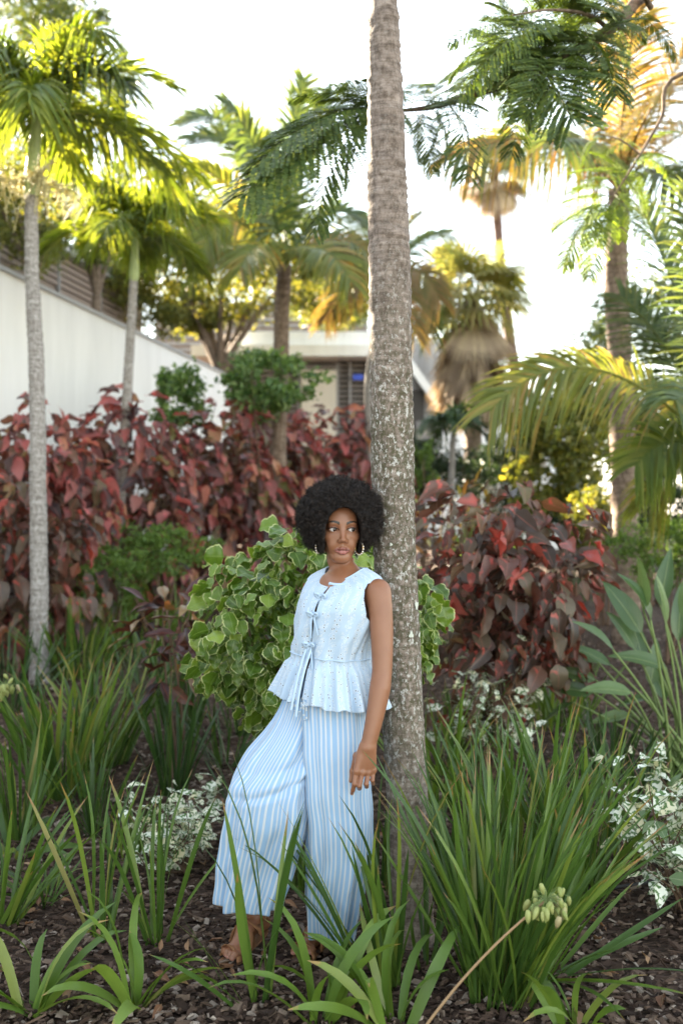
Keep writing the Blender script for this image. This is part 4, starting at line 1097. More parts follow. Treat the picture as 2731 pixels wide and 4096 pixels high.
# ---- bird of paradise
def bird_of_paradise():
    g = ground_at(2720, 3110)
    root = thing('bird_of_paradise_plant', 'broad paddle leaved bird of paradise plant at the right edge', 'plant', g)
    r = np.random.default_rng(6)
    lm = sized('paddle', range(5), W=lambda s: .33 + .03 * (s % 3), seg=8, droop=lambda s: .25 + .15 * (s % 4), fold=lambda s: .3 + .15 * (s % 2), ruffle=.006, shape=.72, tip=.6, petiole=0.0)
    Y0 = g[1]
    tips = [((2270, 2590), (2440, 2660)), ((2170, 2600), (2390, 2650)), ((2400, 2330), (2560, 2530)), ((2500, 2290), (2600, 2480)), ((2560, 2230), (2570, 2440)), ((2700, 2200), (2640, 2420)), ((2210, 2690), (2380, 2720)), ((2330, 2760), (2520, 2770)),
            ((2440, 2620), (2660, 2670)), ((2500, 2460), (2570, 2640)), ((2620, 2300), (2660, 2500)), ((2470, 2830), (2600, 2790)), ((2190, 2760), (2370, 2770)), ((2740, 2330), (2710, 2560)), ((2640, 2560), (2600, 2740)), ((2790, 2250), (2740, 2480)), ((2360, 2900), (2520, 2860)), ((2820, 2500), (2760, 2650)), ((2420, 2440), (2540, 2600)), ((2860, 2380), (2790, 2560)),
            ((2170, 2900), (2290, 2810)), ((2900, 2650), (2800, 2740)), ((2300, 2480), (2450, 2600)), ((2580, 2640), (2660, 2800))]
    for i, (tp, bp) in enumerate(tips):
        dy = r.uniform(-.35, .35)
        b = at(*bp, Y0 + dy * .7); t = at(*tp, Y0 + dy)
        st = g + [r.normal(0, .07), r.normal(0, .07), 0]
        P = bez(st, (st + b) / 2 + [.03, 0, .06], b, 9)
        pet = MB().tube(P, np.linspace(.011, .006, 9), 6).part('leaf_stalk', M['green_stem'], root)
        d = t - b; L = np.linalg.norm(d)
        o = link('leaf', lm[i % 5], root, tuple(b - g))
        B0 = Matrix.Rotation(math.atan2(d[1], d[0]), 3, 'Z') @ Matrix.Rotation(-math.asin(d[2] / L) - .12, 3, 'Y')
        a = R(r.uniform(20, 75)); mm = [B0 @ Matrix.Rotation(q, 3, 'X') for q in (a, -a)]
        o.rotation_euler = min(mm, key=lambda q: (q @ Vector((0, 0, 1))).y).to_euler()
        o.scale = (L * 1.02, L * 1.02, L * 1.02)
bird_of_paradise()

# ---- rounded green shrubs and the clipped hedges far back
bush('round_shrub', 'light green rounded standard shrub in front of the coconut palm', 'shrub', at(1075, 1530, 12.9), (.62, .5, .42), 2600, .10, 'shrub_leaf', None, 101, 40, .22)
bush('round_shrub', 'small green shrub poking above the hedge before the white wall', 'shrub', at(740, 1600, 13.2), (.42, .4, .48), 1700, .10, 'shrub_leaf', None, 102, 26, .22)
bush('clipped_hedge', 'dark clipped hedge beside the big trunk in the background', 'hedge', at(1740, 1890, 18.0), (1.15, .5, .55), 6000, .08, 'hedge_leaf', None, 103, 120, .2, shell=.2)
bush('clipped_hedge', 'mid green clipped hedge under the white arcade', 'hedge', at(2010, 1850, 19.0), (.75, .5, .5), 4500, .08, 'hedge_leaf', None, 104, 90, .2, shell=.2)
bush('backlit_shrub', 'yellow green backlit shrub left of the stout palm', 'shrub', at(2240, 1830, 13.0), (.75, .6, .78), 3400, .115, 'tree_leaf_sunlit', None, 105, 55, .2, shell=.25, aspect=.7)
bush('backlit_shrub', 'low rounded yellow green shrub behind the bird of paradise', 'shrub', at(2680, 2210, 9.4), (.6, .4, .33), 4200, .05, 'fine_green', None, 106, 70, .2)
bush('backlit_shrub', 'small bright shrub at the foot of the stout palm', 'shrub', at(2400, 2080, 11.5), (.45, .3, .4), 2000, .07, 'tree_leaf_sunlit', None, 107, 40, .2)
bush('feathery_shrub', 'feathery pale green shrub in front of the maroon hedge', 'shrub', at(620, 2210, 10.3), (.70, .35, .30), 3000, .05, 'fine_green', None, 108, 60, .16, shell=.2)
bush('feathery_shrub', 'fine leaved green shrub at the foot of the thin leaning palm', 'shrub', at(440, 2290, 9.8), (.45, .3, .33), 2600, .045, 'fine_green', None, 109, 45, .16, shell=.2)
bush('backlit_shrub', 'light green shrub between the arcade and the tall fan palm', 'shrub', at(1690, 1860, 16.0), (.22, .2, .42), 900, .07, 'fine_green', None, 110, 20, .2)
bush('dark_shrub', 'dark green shrub behind the stout palm trunk', 'shrub', at(2330, 1720, 15.5), (.75, .5, .8), 3600, .09, 'tree_leaf', None, 111, 50, .22)
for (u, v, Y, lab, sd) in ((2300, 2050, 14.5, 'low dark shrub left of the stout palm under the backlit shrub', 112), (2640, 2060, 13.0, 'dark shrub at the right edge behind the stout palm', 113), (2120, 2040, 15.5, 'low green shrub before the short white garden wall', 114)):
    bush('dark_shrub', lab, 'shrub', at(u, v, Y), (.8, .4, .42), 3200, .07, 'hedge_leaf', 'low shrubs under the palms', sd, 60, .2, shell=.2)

# ---- strap leaved tufts, from the front row to the back
clump('bright strap leaved plant in the bottom left corner', 130, 4050, .42, 15, 'strap', (15, 60), spread=.04)
clump('bright strap leaved plant on bare mulch, second from the left in front row', 535, 4032, .46, 13, 'strap', (8, 55), spread=.035)
clump('bright broad leaved strap plant below the straight leg', 1290, 4085, .44, 12, 'strap', (5, 50), spread=.05)
clump('bright strap plant at the bottom edge just right of the straight leg', 1570, 4110, .42, 12, 'strap', (10, 55), spread=.06)
clump('bright strap plant at bottom edge below the big right tuft', 2300, 4110, .34, 11, 'strap', (10, 50), spread=.05)
clump('few tall sword leaves standing in front of the bent knee', 1062, 3990, .82, 8, 'sword', (3, 14), spread=.04, seed=4, width=1.15)
clump('low sword leaves leaning left in front of the raised heel', 985, 4015, .50, 5, 'sword', (15, 40), (-.35, 0), .05)
clump('fan of sword leaves before the straight leg and the trunk foot', 1510, 3920, .78, 18, 'sword', (4, 26), (-.26, 0), .09, seed=2, width=.9)
clump('thin sword leaves at the right of the trunk foot', 1700, 3850, .50, 8, 'sword', (5, 35), (.05, 0), .06)
clump('largest dense tuft of sword leaves right of the trunk', 2010, 3985, .95, 130, 'sword', (3, 36), (.10, .06), .12, seed=1, width=.72)
clump('long low arching leaves at the right foot of the largest tuft', 2180, 3900, .75, 14, 'sword', (40, 70), (.3, 0), .05)
clump('slim upright sword leaf tuft on the mulch left of centre', 400, 3745, .72, 14, 'sword', (3, 22), spread=.045)
clump('sparse sword leaf tuft between the variegated shrub and the front row', 630, 3760, .68, 15, 'sword', (4, 30), spread=.05)
clump('wide sword leaf fan at the left edge', 15, 3690, .62, 20, 'sword', (8, 42), (.15, 0), .06)
clump('small arching grassy tuft on bare mulch at left', 180, 3610, .32, 26, 'grass', (15, 60), spread=.05)
clump('sword leaf tuft at the left edge above the wide fan', 75, 3345, .72, 24, 'sword', (4, 30), spread=.08)
clump('strap leaves arching low at the left edge', 60, 3420, .40, 9, 'leek', (30, 65), (.1, -.1), .05)
clump('thin dark tuft beside the dry twigs left of the woman', 370, 3330, .55, 22, 'dark', (6, 36), spread=.07)
clump('tall dense tuft in the middle of the left bed', 265, 3180, .88, 64, 'sword', (4, 34), spread=.16, seed=5)
clump('second tall tuft right behind the dense left tuft', 420, 3060, .82, 44, 'sword', (4, 34), spread=.14, seed=3)
clump('dark sword tuft left of the knee', 690, 3170, .72, 26, 'dark', (4, 26), spread=.08)
clump('dark tuft below the red croton', 730, 2950, .80, 34, 'dark', (3, 24), spread=.12)
clump('low dark leaves left of the striped thigh', 900, 3060, .58, 16, 'dark', (10, 40), spread=.08)
clump('thin leaves between the croton and the green bush', 950, 2940, .60, 16, 'dark', (8, 40), spread=.1)
clump('grass tuft beside the base of the taller slender palm', 300, 2700, .80, 60, 'sword', (5, 40), spread=.25, seed=7)
clump('dark tuft at the left edge behind the seed head', 40, 2830, .75, 40, 'dark', (5, 38), spread=.2)
clump('soft green tuft in front of the thin leaning palm', 420, 2560, .82, 54, 'sword', (6, 40), spread=.3, seed=1)
clump('pale green tuft between thin palm and the green bush', 690, 2520, .72, 54, 'light', (6, 42), spread=.32)
clump('green tuft under the feathery shrub', 560, 2640, .62, 40, 'sword', (10, 48), spread=.25)
clump('green tuft left of the dark red croton', 600, 2790, .58, 30, 'dark', (10, 45), spread=.2)
clump('tuft seen between the two trouser legs', 1190, 3560, .40, 22, 'sword', (5, 34), spread=.08)
clump('tuft behind the bent leg', 1060, 3320, .45, 18, 'dark', (5, 40), spread=.12)
clump('tuft between the hanging hand and the trunk', 1535, 3560, .62, 22, 'sword', (3, 26), spread=.07)
clump('pale thin leaved tuft just right of the trunk', 1740, 3230, .80, 34, 'light', (3, 30), spread=.12)
clump('thin bright tuft hugging the right side of the trunk', 1800, 3540, .50, 22, 'sword', (5, 35), spread=.09)
clump('broad tuft of sword leaves behind the largest tuft', 2060, 3480, .80, 52, 'sword', (3, 32), spread=.17, seed=2)
clump('sword tuft left of the variegated shrub at the right edge', 2320, 3560, .86, 44, 'sword', (4, 34), spread=.14, seed=6)
clump('dark thin tuft below the bird of paradise', 2440, 3110, .50, 36, 'dark', (5, 34), spread=.12)
clump('thin tuft under the white flecked shrub', 1850, 3090, .60, 34, 'sword', (5, 36), spread=.16)
clump('green tuft between copperleaf bush and bird of paradise', 2230, 2900, .62, 44, 'sword', (6, 40), spread=.22)
clump('low leaves at the foot of the bird of paradise', 2560, 3180, .46, 26, 'dark', (8, 45), spread=.15)
clump('low tuft behind the variegated shrub at the right edge', 2480, 3430, .55, 24, 'sword', (8, 42), spread=.1)
clump('dark grass tuft behind the copperleaf bush at right', 2290, 2400, .60, 46, 'dark', (6, 36), spread=.3)
clump('fresh green ornamental grass far back beside the tall fan palm', 1950, 0, 1.25, 90, 'light', (6, 40), spread=.55, Y=16.5)
clump('thin grass tuft under the variegated shrub left of the knee', 520, 3420, .40, 18, 'sword', (10, 45), spread=.1)

# ---- seed heads on bent stalks
def seed_head(label, p0, pm, p1, n, size, seed):
    r = np.random.default_rng(seed)
    root = thing('seed_head', label, 'seed head', p0)
    P = bez(p0, pm, p1, 16)
    MB().tube(P, np.linspace(.0048, .0035, 16), 7).part('stalk', M['stalk'], root)
    V, Q, T, U = tube_arrays(np.array([[0, 0, 0], [0, 0, -.1], [0, 0, -.4], [0, 0, -.75], [0, 0, -1.]]), np.array([.06, .17, .24, .17, .03]), 6)
    me = mesh_of('pod', V, [Q, T], uv=U, mats=[M['pod']])
    for i in range(n):
        d = r.normal(size=3); d[2] = abs(d[2]) * .5 - .25; d = unit(d) * r.uniform(.4, 1) * size * 1.1
        e = p1 + d + [0, 0, -.12 * size]
        MB().tube(bez(p1, p1 + d * .6 + [0, 0, .2 * size], e, 5), [.0011] * 5, 4).part('pod_stalk', M['green_stem'], root)
        o = link('pod', me, root, tuple(e - p0)); s = .042 * size / .075 * r.uniform(.8, 1.15); o.scale = (s, s, s)
        o.rotation_euler = (r.normal(0, .3), r.normal(0, .3), r.uniform(0, 6))
seed_head('pale green seed head on a bent tan stalk before the largest tuft', np.array([.19, 3.06, 0.0]), at(1860, 3850, 3.02), at(2185, 3600, 3.02), 36, .070, 1)
seed_head('pale seed head cut by the left edge before the taller slender palm', ground_at(-60, 3150), at(-10, 2900, 5.6), at(15, 2740, 5.6), 34, .085, 2)

# ---- fallen leaves, a hose
dl = sized('dead_leaf', range(5), W=lambda s: .42 + .06 * (s % 3), seg=5, droop=lambda s: -.5 + .35 * s, fold=lambda s: .5 + .2 * (s % 3), ruffle=.04, shape=.7, petiole=.1)
def fallen():
    r = np.random.default_rng(12)
    spots = [(440, 3700), (100, 3720), (640, 3830), (380, 3740), (240, 3620), (60, 3900), (1420, 4030), (2290, 4060), (1960, 3620), (860, 3640), (960, 3600), (1120, 3500), (520, 3630), (760, 3880), (2350, 3700), (2560, 3830), (2650, 4000), (700, 3960), (330, 3880), (900, 3780), (1130, 3760), (2480, 3920), (820, 3480), (430, 3540)]
    for i in range(70):
        u, v = spots[i] if i < len(spots) else (r.uniform(0, 2731), r.uniform(2950, 4060))
        p = ground_at(u, v)
        o = link('fallen_leaf', dl[r.integers(5)], None, tuple(p + [0, 0, .022]))
        s = r.uniform(.05, .095); o.scale = (s, s, s); o.rotation_euler = (r.normal(0, .4), r.normal(0, .25), r.uniform(0, 6.28))
        tag(o, 'curled brown dead leaf lying on the mulch', 'fallen leaf', 'dead leaves scattered on the mulch')
fallen()
def hose():
    P = spline([ground_at(2150, 3600) + [0, 0, .015], ground_at(2330, 3585) + [0, 0, .02], ground_at(2500, 3560) + [0, 0, .018], ground_at(2760, 3520) + [0, 0, .02]], 30)
    V, Q, T, U = tube_arrays(P, .008, 8)
    tag(link('drip_hose', mesh_of('drip_hose', V, [Q, T], mats=[M['hose']])), 'thin black drip hose on the mulch at the right', 'hose')
hose()
# ================================================================ the woman
YW = 3.79
def W(u, v, Y=YW): return at(u, v, Y)
TL = np.array([0.766, -0.643, 0.0])        # her left
TF = np.array([-0.643, -0.766, 0.0])       # the way her chest faces
ZU = np.array([0, 0, 1.0])

class Field:
    """signed distances on a grid that is finer round the face and the hand; surfaces melt into each other"""
    def __init__(s, xs, ys, zs):
        s.ax = [np.asarray(a, np.float32) for a in (xs, ys, zs)]
        s.F = np.ones([len(a) for a in s.ax], np.float32)
    def win(s, lo, hi):
        sl = tuple(slice(max(np.searchsorted(a, l) - 1, 0), min(np.searchsorted(a, h) + 1, len(a))) for a, l, h in zip(s.ax, lo, hi))
        X = s.ax[0][sl[0]][:, None, None]; Y = s.ax[1][sl[1]][None, :, None]; Z = s.ax[2][sl[2]][None, None, :]
        return sl, X, Y, Z
    def _put(s, sl, d, k, sub):
        a = s.F[sl]
        if sub: a, d = -a, d
        h = np.clip(.5 + .5 * (d - a) / k, 0, 1)
        r = d * (1 - h) + a * h - k * h * (1 - h)
        s.F[sl] = -r if sub else r
    def cap(s, a, b, ra, rb=None, k=.012, sub=False):
        a = np.asarray(a, np.float32); b = np.asarray(b, np.float32); rb = ra if rb is None else rb
        pad = max(ra, rb) + k + .012
        sl, X, Y, Z = s.win(np.minimum(a, b) - pad, np.maximum(a, b) + pad)
        ba = b - a; q = float(ba @ ba) + 1e-12
        h = np.clip(((X - a[0]) * ba[0] + (Y - a[1]) * ba[1] + (Z - a[2]) * ba[2]) / q, 0, 1)
        d = np.sqrt((X - a[0] - ba[0] * h) ** 2 + (Y - a[1] - ba[1] * h) ** 2 + (Z - a[2] - ba[2] * h) ** 2) - (ra + (rb - ra) * h)
        s._put(sl, d, k, sub)
    def ell(s, c, r, A=None, k=.012, sub=False):
        """ellipsoid with axes A (rows: three unit vectors)"""
        c = np.asarray(c, np.float32); r = np.asarray(r, np.float32); A = np.eye(3) if A is None else np.asarray(A)
        ext = np.sqrt(((A * r[:, None]) ** 2).sum(0)) + k + .012
        sl, X, Y, Z = s.win(c - ext, c + ext)
        p = [(X - c[0]) * A[i, 0] + (Y - c[1]) * A[i, 1] + (Z - c[2]) * A[i, 2] for i in range(3)]
        k0 = np.sqrt(sum((p[i] / r[i]) ** 2 for i in range(3))); k1 = np.sqrt(sum((p[i] / r[i] ** 2) ** 2 for i in range(3))) + 1e-9
        s._put(sl, (k0 * (k0 - 1) / k1).astype(np.float32), k, sub)
    def limb(s, pts, rad, k=.012):
        """a tapering tube without swellings at its joints"""
        pts = np.asarray(pts, np.float32); pad = max(rad) + k + .012
        sl, X, Y, Z = s.win(pts.min(0) - pad, pts.max(0) + pad); best = None
        for a, b, ra, rb in zip(pts[:-1], pts[1:], rad[:-1], rad[1:]):
            ba = b - a; q = float(ba @ ba) + 1e-12
            h = np.clip(((X - a[0]) * ba[0] + (Y - a[1]) * ba[1] + (Z - a[2]) * ba[2]) / q, 0, 1)
            d = np.sqrt((X - a[0] - ba[0] * h) ** 2 + (Y - a[1] - ba[1] * h) ** 2 + (Z - a[2] - ba[2] * h) ** 2) - (ra + (rb - ra) * h)
            best = d if best is None else np.minimum(best, d)
        s._put(sl, best, k, False)
    def chain(s, pts, rad, k=.012):
        for i in range(len(pts) - 1): s.cap(pts[i], pts[i + 1], rad[i], rad[i + 1], k)
    def mesh(s):
        F = s.F; ax = s.ax; S = F < 0
        n = [len(a) for a in ax]
        c = np.zeros([m - 1 for m in n], np.uint8)
        for i in (0, 1):
            for j in (0, 1):
                for k in (0, 1): c += S[i:n[0] - 1 + i, j:n[1] - 1 + j, k:n[2] - 1 + k]
        idx = np.argwhere((c > 0) & (c < 8))
        vid = np.full(c.shape, -1, np.int32); vid[tuple(idx.T)] = np.arange(len(idx))
        acc = np.zeros((len(idx), 3)); cnt = np.zeros(len(idx))
        corners = [(i, j, k) for i in (0, 1) for j in (0, 1) for k in (0, 1)]
        for a in corners:
            for axis in range(3):
                if a[axis]: continue
                b = list(a); b[axis] = 1
                ia = idx + a; ib = idx + b
                fa = F[tuple(ia.T)]; fb = F[tuple(ib.T)]
                m = (fa < 0) != (fb < 0)
                t = np.where(m, fa / (fa - fb + 1e-12), 0)
                pa = np.stack([ax[q][ia[:, q]] for q in range(3)], -1); pb = np.stack([ax[q][ib[:, q]] for q in range(3)], -1)
                acc += np.where(m[:, None], pa + (pb - pa) * t[:, None], 0); cnt += m
        V = acc / cnt[:, None]
        Q = []
        for axis in range(3):
            sl0 = [slice(None)] * 3; sl1 = [slice(None)] * 3; sl0[axis] = slice(0, -1); sl1[axis] = slice(1, None)
            A, B = S[tuple(sl0)], S[tuple(sl1)]
            e = np.argwhere(A != B)
            o1, o2 = [(1, 2), (2, 0), (0, 1)][axis]
            e = e[(e[:, o1] > 0) & (e[:, o2] > 0) & (e[:, o1] < n[o1] - 1) & (e[:, o2] < n[o2] - 1)]
            def cell(d1, d2):
                q = e.copy(); q[:, o1] -= d1; q[:, o2] -= d2; return vid[tuple(q.T)]
            q = np.stack([cell(1, 1), cell(0, 1), cell(0, 0), cell(1, 0)], -1)
            inside = A[tuple(e.T)]
            q[~inside] = q[~inside][:, ::-1]
            Q.append(q)
        Q = np.concatenate(Q)
        return V, Q[(Q >= 0).all(1)]

def grid_axis(lo, hi, fine, df, dc):
    """coordinates from lo to hi, spacing df inside the fine intervals and dc elsewhere"""
    x = [lo]
    while x[-1] < hi:
        d = df if any(a - .004 <= x[-1] <= b for a, b in fine) else dc
        x.append(x[-1] + d)
    return np.array(x)

HPSI = R(8.0)
HC = W(1359, 2117, 3.79)                                   # head centre at eye level
HX = np.array([math.cos(HPSI), math.sin(HPSI), 0]); HF = np.array([math.sin(HPSI), -math.cos(HPSI), 0])
ROLL = R(-1.0)
HXr = HX * math.cos(ROLL) + ZU * math.sin(ROLL); HZ = np.cross(HXr, -HF) * 1.0
if HZ[2] < 0: HZ = -HZ
HA = np.stack([HXr, -HF, HZ])                              # rows: right, back, up
def hd(x, y, z): return HC + HXr * x - HF * y + HZ * z     # head-local to world (y < 0 is the face)

# joints
SH_L, SH_R = W(1512, 2364, 3.685), W(1256, 2380, 3.885)
EL_L, WR_L = W(1527, 2690, 3.625), W(1470, 2990, 3.575)
EL_R, WR_R = W(1310, 2650, 4.00), W(1390, 2790, 3.98)
NECK = W(1382, 2305, 3.815)
PEL = np.array([-.045, 3.83, .945])
HIP_R, KN_R, AN_R = np.array([-.105, 3.87, .86]), np.array([-.30, 3.76, .53]), np.array([-.325, 3.855, .135])
HIP_L, KN_L, AN_L = np.array([.02, 3.80, .86]), np.array([-.01, 3.80, .47]), np.array([-.075, 3.885, .085])
TOE_R = np.array([-.432, 3.695, .022]); TOE_L = np.array([-.155, 3.715, .022])

def cline(z):
    """middle of her trunk at height z"""
    return np.array([np.interp(z, [.95, 1.16, 1.31, 1.46], [-.040, -.040, -.004, .014]), np.interp(z, [.95, 1.16, 1.31, 1.46], [3.815, 3.80, 3.79, 3.81]), z])

def build_body(root):
    xs = grid_axis(-.50, .28, [(-.085, .085)], .0019, .0042)
    ys = grid_axis(3.52, 4.10, [(3.53, 3.80)], .0021, .0042)
    zs = grid_axis(-.01, 1.80, [(.56, .80), (1.47, 1.70)], .0019, .0042)
    f = Field(xs, ys, zs)
    TA = np.stack([TL, TF, ZU])
    # trunk
    f.ell(cline(1.30), (.132, .093, .165), TA, .03)
    f.ell(cline(1.28) + TF * .055 + TL * .055, (.05, .045, .055), TA, .04); f.ell(cline(1.28) + TF * .055 - TL * .055, (.05, .045, .055), TA, .04)
    f.ell(cline(1.10), (.112, .085, .16), TA, .04)
    f.ell(PEL, (.145, .105, .125), TA, .04)
    f.cap(NECK - [0, 0, .05], SH_L - [0, 0, .010], .044, .034, .03); f.cap(NECK - [0, 0, .05], SH_R - [0, 0, .010], .044, .034, .03)
    # left arm
    up = bez(SH_L, SH_L * .5 + EL_L * .5 + [.012, 0, 0], EL_L, 9)
    lo_ = bez(EL_L, EL_L * .6 + WR_L * .4 + [.010, -.004, 0], WR_L, 9)
    f.limb(np.concatenate([up, lo_[1:]]), np.concatenate([np.interp(np.linspace(0, 1, 9), [0, .2, .6, 1], [.0455, .0460, .0410, .0365]), np.interp(np.linspace(0, 1, 9), [0, .25, .7, 1], [.0365, .0385, .0315, .0270])[1:]]), .025)
    f.chain([SH_R, EL_R, WR_R], [.043, .036, .025], .02)
    # legs
    for hip, kn, an, toe in ((HIP_R, KN_R, AN_R, TOE_R), (HIP_L, KN_L, AN_L, TOE_L)):
        f.chain([hip, kn], [.082, .052], .03)
        cm = kn * .68 + an * .32; f.chain([kn, cm + [.012, .02, 0], an], [.052, .047, .033], .02)
        d = unit((toe - an) * [1, 1, 0]); side = np.array([-d[1], d[0], 0])
        heel = an - d * .035 - [0, 0, .055]; ball = toe - d * .045 + [0, 0, .012]
        mid = an * .5 + ball * .5 + [0, 0, .004]
        f.chain([an, heel], [.032, .027], .02); f.chain([an - [0, 0, .01], mid, ball], [.034, .030, .019], .025)
        f.chain([heel, mid - [0, 0, .022], ball - [0, 0, .004]], [.024, .022, .018], .02)
        f.cap(ball + side * .026, ball - side * .028, .016, .016, .016)
        inner = side if toe is TOE_R else -side                       # towards the other foot
        inner = side if float(side @ ((TOE_L - TOE_R) if toe is TOE_R else (TOE_R - TOE_L))) > 0 else -side
        for q, (o, l, r) in enumerate(((.030, .040, .0125), (.010, .040, .0092), (-.006, .034, .0085), (-.020, .027, .008), (-.033, .019, .0075))):
            a = ball + inner * o; f.chain([a, a + d * l * .6 + [0, 0, .004], a + d * l - [0, 0, .004]], [r, r, r * .9], .006)
    # left hand: back of the hand, four bent fingers, thumb behind
    w = WR_L; YH = 3.575
    kn = [W(1425, 3084, YH - .018), W(1449, 3089, YH - .012), W(1472, 3089, YH - .004), W(1492, 3080, YH + .006)]
    for i, q in enumerate(kn): f.cap(w + (i - 1.5) * np.array([.009, 0, 0]), q, .0190 if i < 3 else .017, .0125, .012)
    f.ell(W(1460, 3035, YH), (.034, .017, .042), None, .012)
    pip = [W(1417, 3136, YH - .030), W(1436, 3143, YH - .030), W(1464, 3136, YH - .022), W(1489, 3122, YH - .010)]
    dip = [W(1411, 3160, YH - .018), W(1437, 3153, YH - .004), W(1466, 3146, YH + .006), W(1491, 3134, YH + .016)]
    tip = [W(1407, 3174, YH - .004), W(1441, 3146, YH + .014), W(1469, 3138, YH + .024), W(1491, 3124, YH + .030)]
    for i in range(4):
        s = (1, 1.02, .97, .86)[i]
        f.chain([kn[i], pip[i], dip[i], tip[i]], [.0098 * s, .0088 * s, .0078 * s, .0066 * s], .0035)
        f.ell(kn[i] + [0, -.004, 0], (.0105, .0105, .0105), None, .008)
    tb = W(1428, 3025, YH + .012)
    f.chain([w + [-.006, .01, -.02], tb, W(1411, 3085, YH + .018), W(1403, 3124, YH + .010)], [.017, .0145, .0105, .0075], .008)
    # neck
    f.chain([hd(0, .030, -.06), hd(.004, .034, -.115), NECK, NECK - [0, 0, .05]], [.047, .0445, .050, .058], .012)
    f.cap(hd(.045, .03, -.06), NECK + TF * .055 - [0, 0, .015], .011, .010, .025)
    f.cap(NECK + [0, .0, -.0], NECK * .45 + SH_L * .55 + [0, .015, .014], .044, .032, .03); f.cap(NECK, NECK * .45 + SH_R * .55 + [0, .01, .012], .044, .032, .03)
    # head
    E = lambda c, r, k, sub=False: f.ell(hd(*c), r, HA, k, sub)
    def C(a, b, ra, rb, k, sub=False): f.cap(hd(*a), hd(*b), ra, rb, k, sub)
    E((0, .022, .038), (.0715, .090, .086), .02)
    E((0, -.012, -.016), (.0690, .074, .078), .025)
    E((0, -.020, -.060), (.0445, .058, .054), .03)
    C((-.012, -.040, -.099), (.012, -.040, -.099), .016, .016, .03)
    E((0, -.060, -.108), (.0200, .017, .0165), .022)
    for s in (-1, 1):
        C((s * .056, .014, -.040), (s * .015, -.050, -.106), .012, .010, .03)
        E((s * .046, -.050, -.027), (.021, .018, .017), .02)
        E((s * .030, -.055, -.060), (.020, .018, .020), .02)
    C((-.040, -.068, .022), (.040, -.068, .022), .011, .011, .022)
    E((0, -.052, .052), (.050, .026, .035), .03)
    for s in (-1, 1): E((s * .035, -.088, .001), (.0195, .0125, .0115), .012, True)
    for s in (-1, 1):
        E((s * .035, -.0635, .0005), (.0190, .0165, .0165), .004)             # lids round the eyeball
    # nose
    C((0, -.076, .012), (0, -.091, -.028), .0055, .0080, .012)
    E((0, -.0955, -.0385), (.0112, .0100, .0088), .008)
    for s in (-1, 1): E((s * .0122, -.0860, -.0425), (.0078, .0092, .0070), .006)
    for s in (-1, 1): E((s * .0072, -.0925, -.0495), (.0042, .0055, .0030), .002, True)
    # mouth
    C((0, -.083, -.050), (0, -.085, -.066), .003, .004, .008)
    C((-.0270, -.0710, -.0768), (-.006, -.0852, -.0712), .0030, .0062, .006); C((.0270, -.0710, -.0768), (.006, -.0852, -.0712), .0030, .0062, .006)
    C((-.006, -.0855, -.0712), (.006, -.0855, -.0712), .0056, .0056, .004)
    C((-.0245, -.0715, -.0785), (-.006, -.0838, -.0852), .0030, .0074, .006); C((.0245, -.0715, -.0785), (.006, -.0838, -.0852), .0030, .0074, .006)
    C((-.006, -.0838, -.0853), (.006, -.0838, -.0853), .0068, .0068, .004)
    C((-.022, -.0830, -.0772), (.022, -.0830, -.0772), .0016, .0016, .002, True)
    # eye openings, upper lids
    for s in (-1, 1):
        E((s * .0350, -.0850, .0000), (.0200, .0150, .0068), .0015, True)
        A = [hd(s * .0350 + x, -.0795 + .9 * (x * 40) ** 2 * .012, .0077 - (x / .0195) ** 2 * .0072) for x in np.linspace(-.0195, .0195, 7)]
        f.chain(A, [.0016, .0021, .0024, .0025, .0024, .0021, .0016], .002)
    # ears
    for s in (-1, 1):
        E((s * .0725, .022, -.012), (.010, .019, .030), .008); E((s * .071, .012, -.042), (.007, .009, .010), .006)
    V, Q = f.mesh()
    # colour of the skin, lips, brows, lash line, nails; facial highlights and shading painted in
    L = (V - HC) @ HA.T
    skin = np.tile(np.array([.290, .134, .072]), (len(V), 1))
    x, y, z = L.T
    ax_ = np.abs(x)
    def blend(m, c):
        nonlocal skin
        m = np.clip(m, 0, 1)[:, None]; skin = skin * (1 - m) + np.array(c) * m
    face = (y < -.04)
    up_edge = -.0655 - .0065 * np.clip(ax_ / .028, 0, 1) ** 1.6 - .0015 * np.exp(-(x / .003) ** 2); lo_edge = -.0935 + .0140 * np.clip(ax_ / .028, 0, 1) ** 2
    lip = face & (z < up_edge) & (z > lo_edge) & (ax_ < .0285) & (y < -.062)
    blend(lip * (z > -.0775) * .9, (.225, .075, .062)); blend(lip * (z <= -.0775) * .9, (.38, .145, .130))
    blend(lip * (np.abs(z + .0772) < .0013), (.06, .02, .018))
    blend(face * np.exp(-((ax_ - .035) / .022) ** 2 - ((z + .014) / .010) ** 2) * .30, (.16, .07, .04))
    blend(face * np.exp(-(x / .035) ** 2 - ((z - .055) / .025) ** 2) * .30, (.36, .175, .10))  # lighter forehead, cheekbones and nose: highlights put into the skin colour
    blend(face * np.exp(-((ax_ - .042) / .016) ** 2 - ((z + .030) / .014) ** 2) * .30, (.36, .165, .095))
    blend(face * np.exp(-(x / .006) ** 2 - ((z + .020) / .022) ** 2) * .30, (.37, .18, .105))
    blend(np.clip((ax_ - .050) / .02, 0, 1) * (z > -.12) * (z < .09) * .30, (.14, .06, .033))  # darkened face edge: shading put into the skin colour
    # brows
    bx = (ax_ - .013) / .043
    bz = .0225 + .0085 * np.sin(np.clip(bx, 0, 1) * 2.3) - .004 * np.clip(bx, 0, 1) ** 3
    th = .0056 * (1 - .70 * np.clip(bx, 0, 1)) + .0006
    blend(face * (bx > 0) * (bx < 1) * (np.abs(z - bz) < th * .9) * .97, (.006, .004, .003))
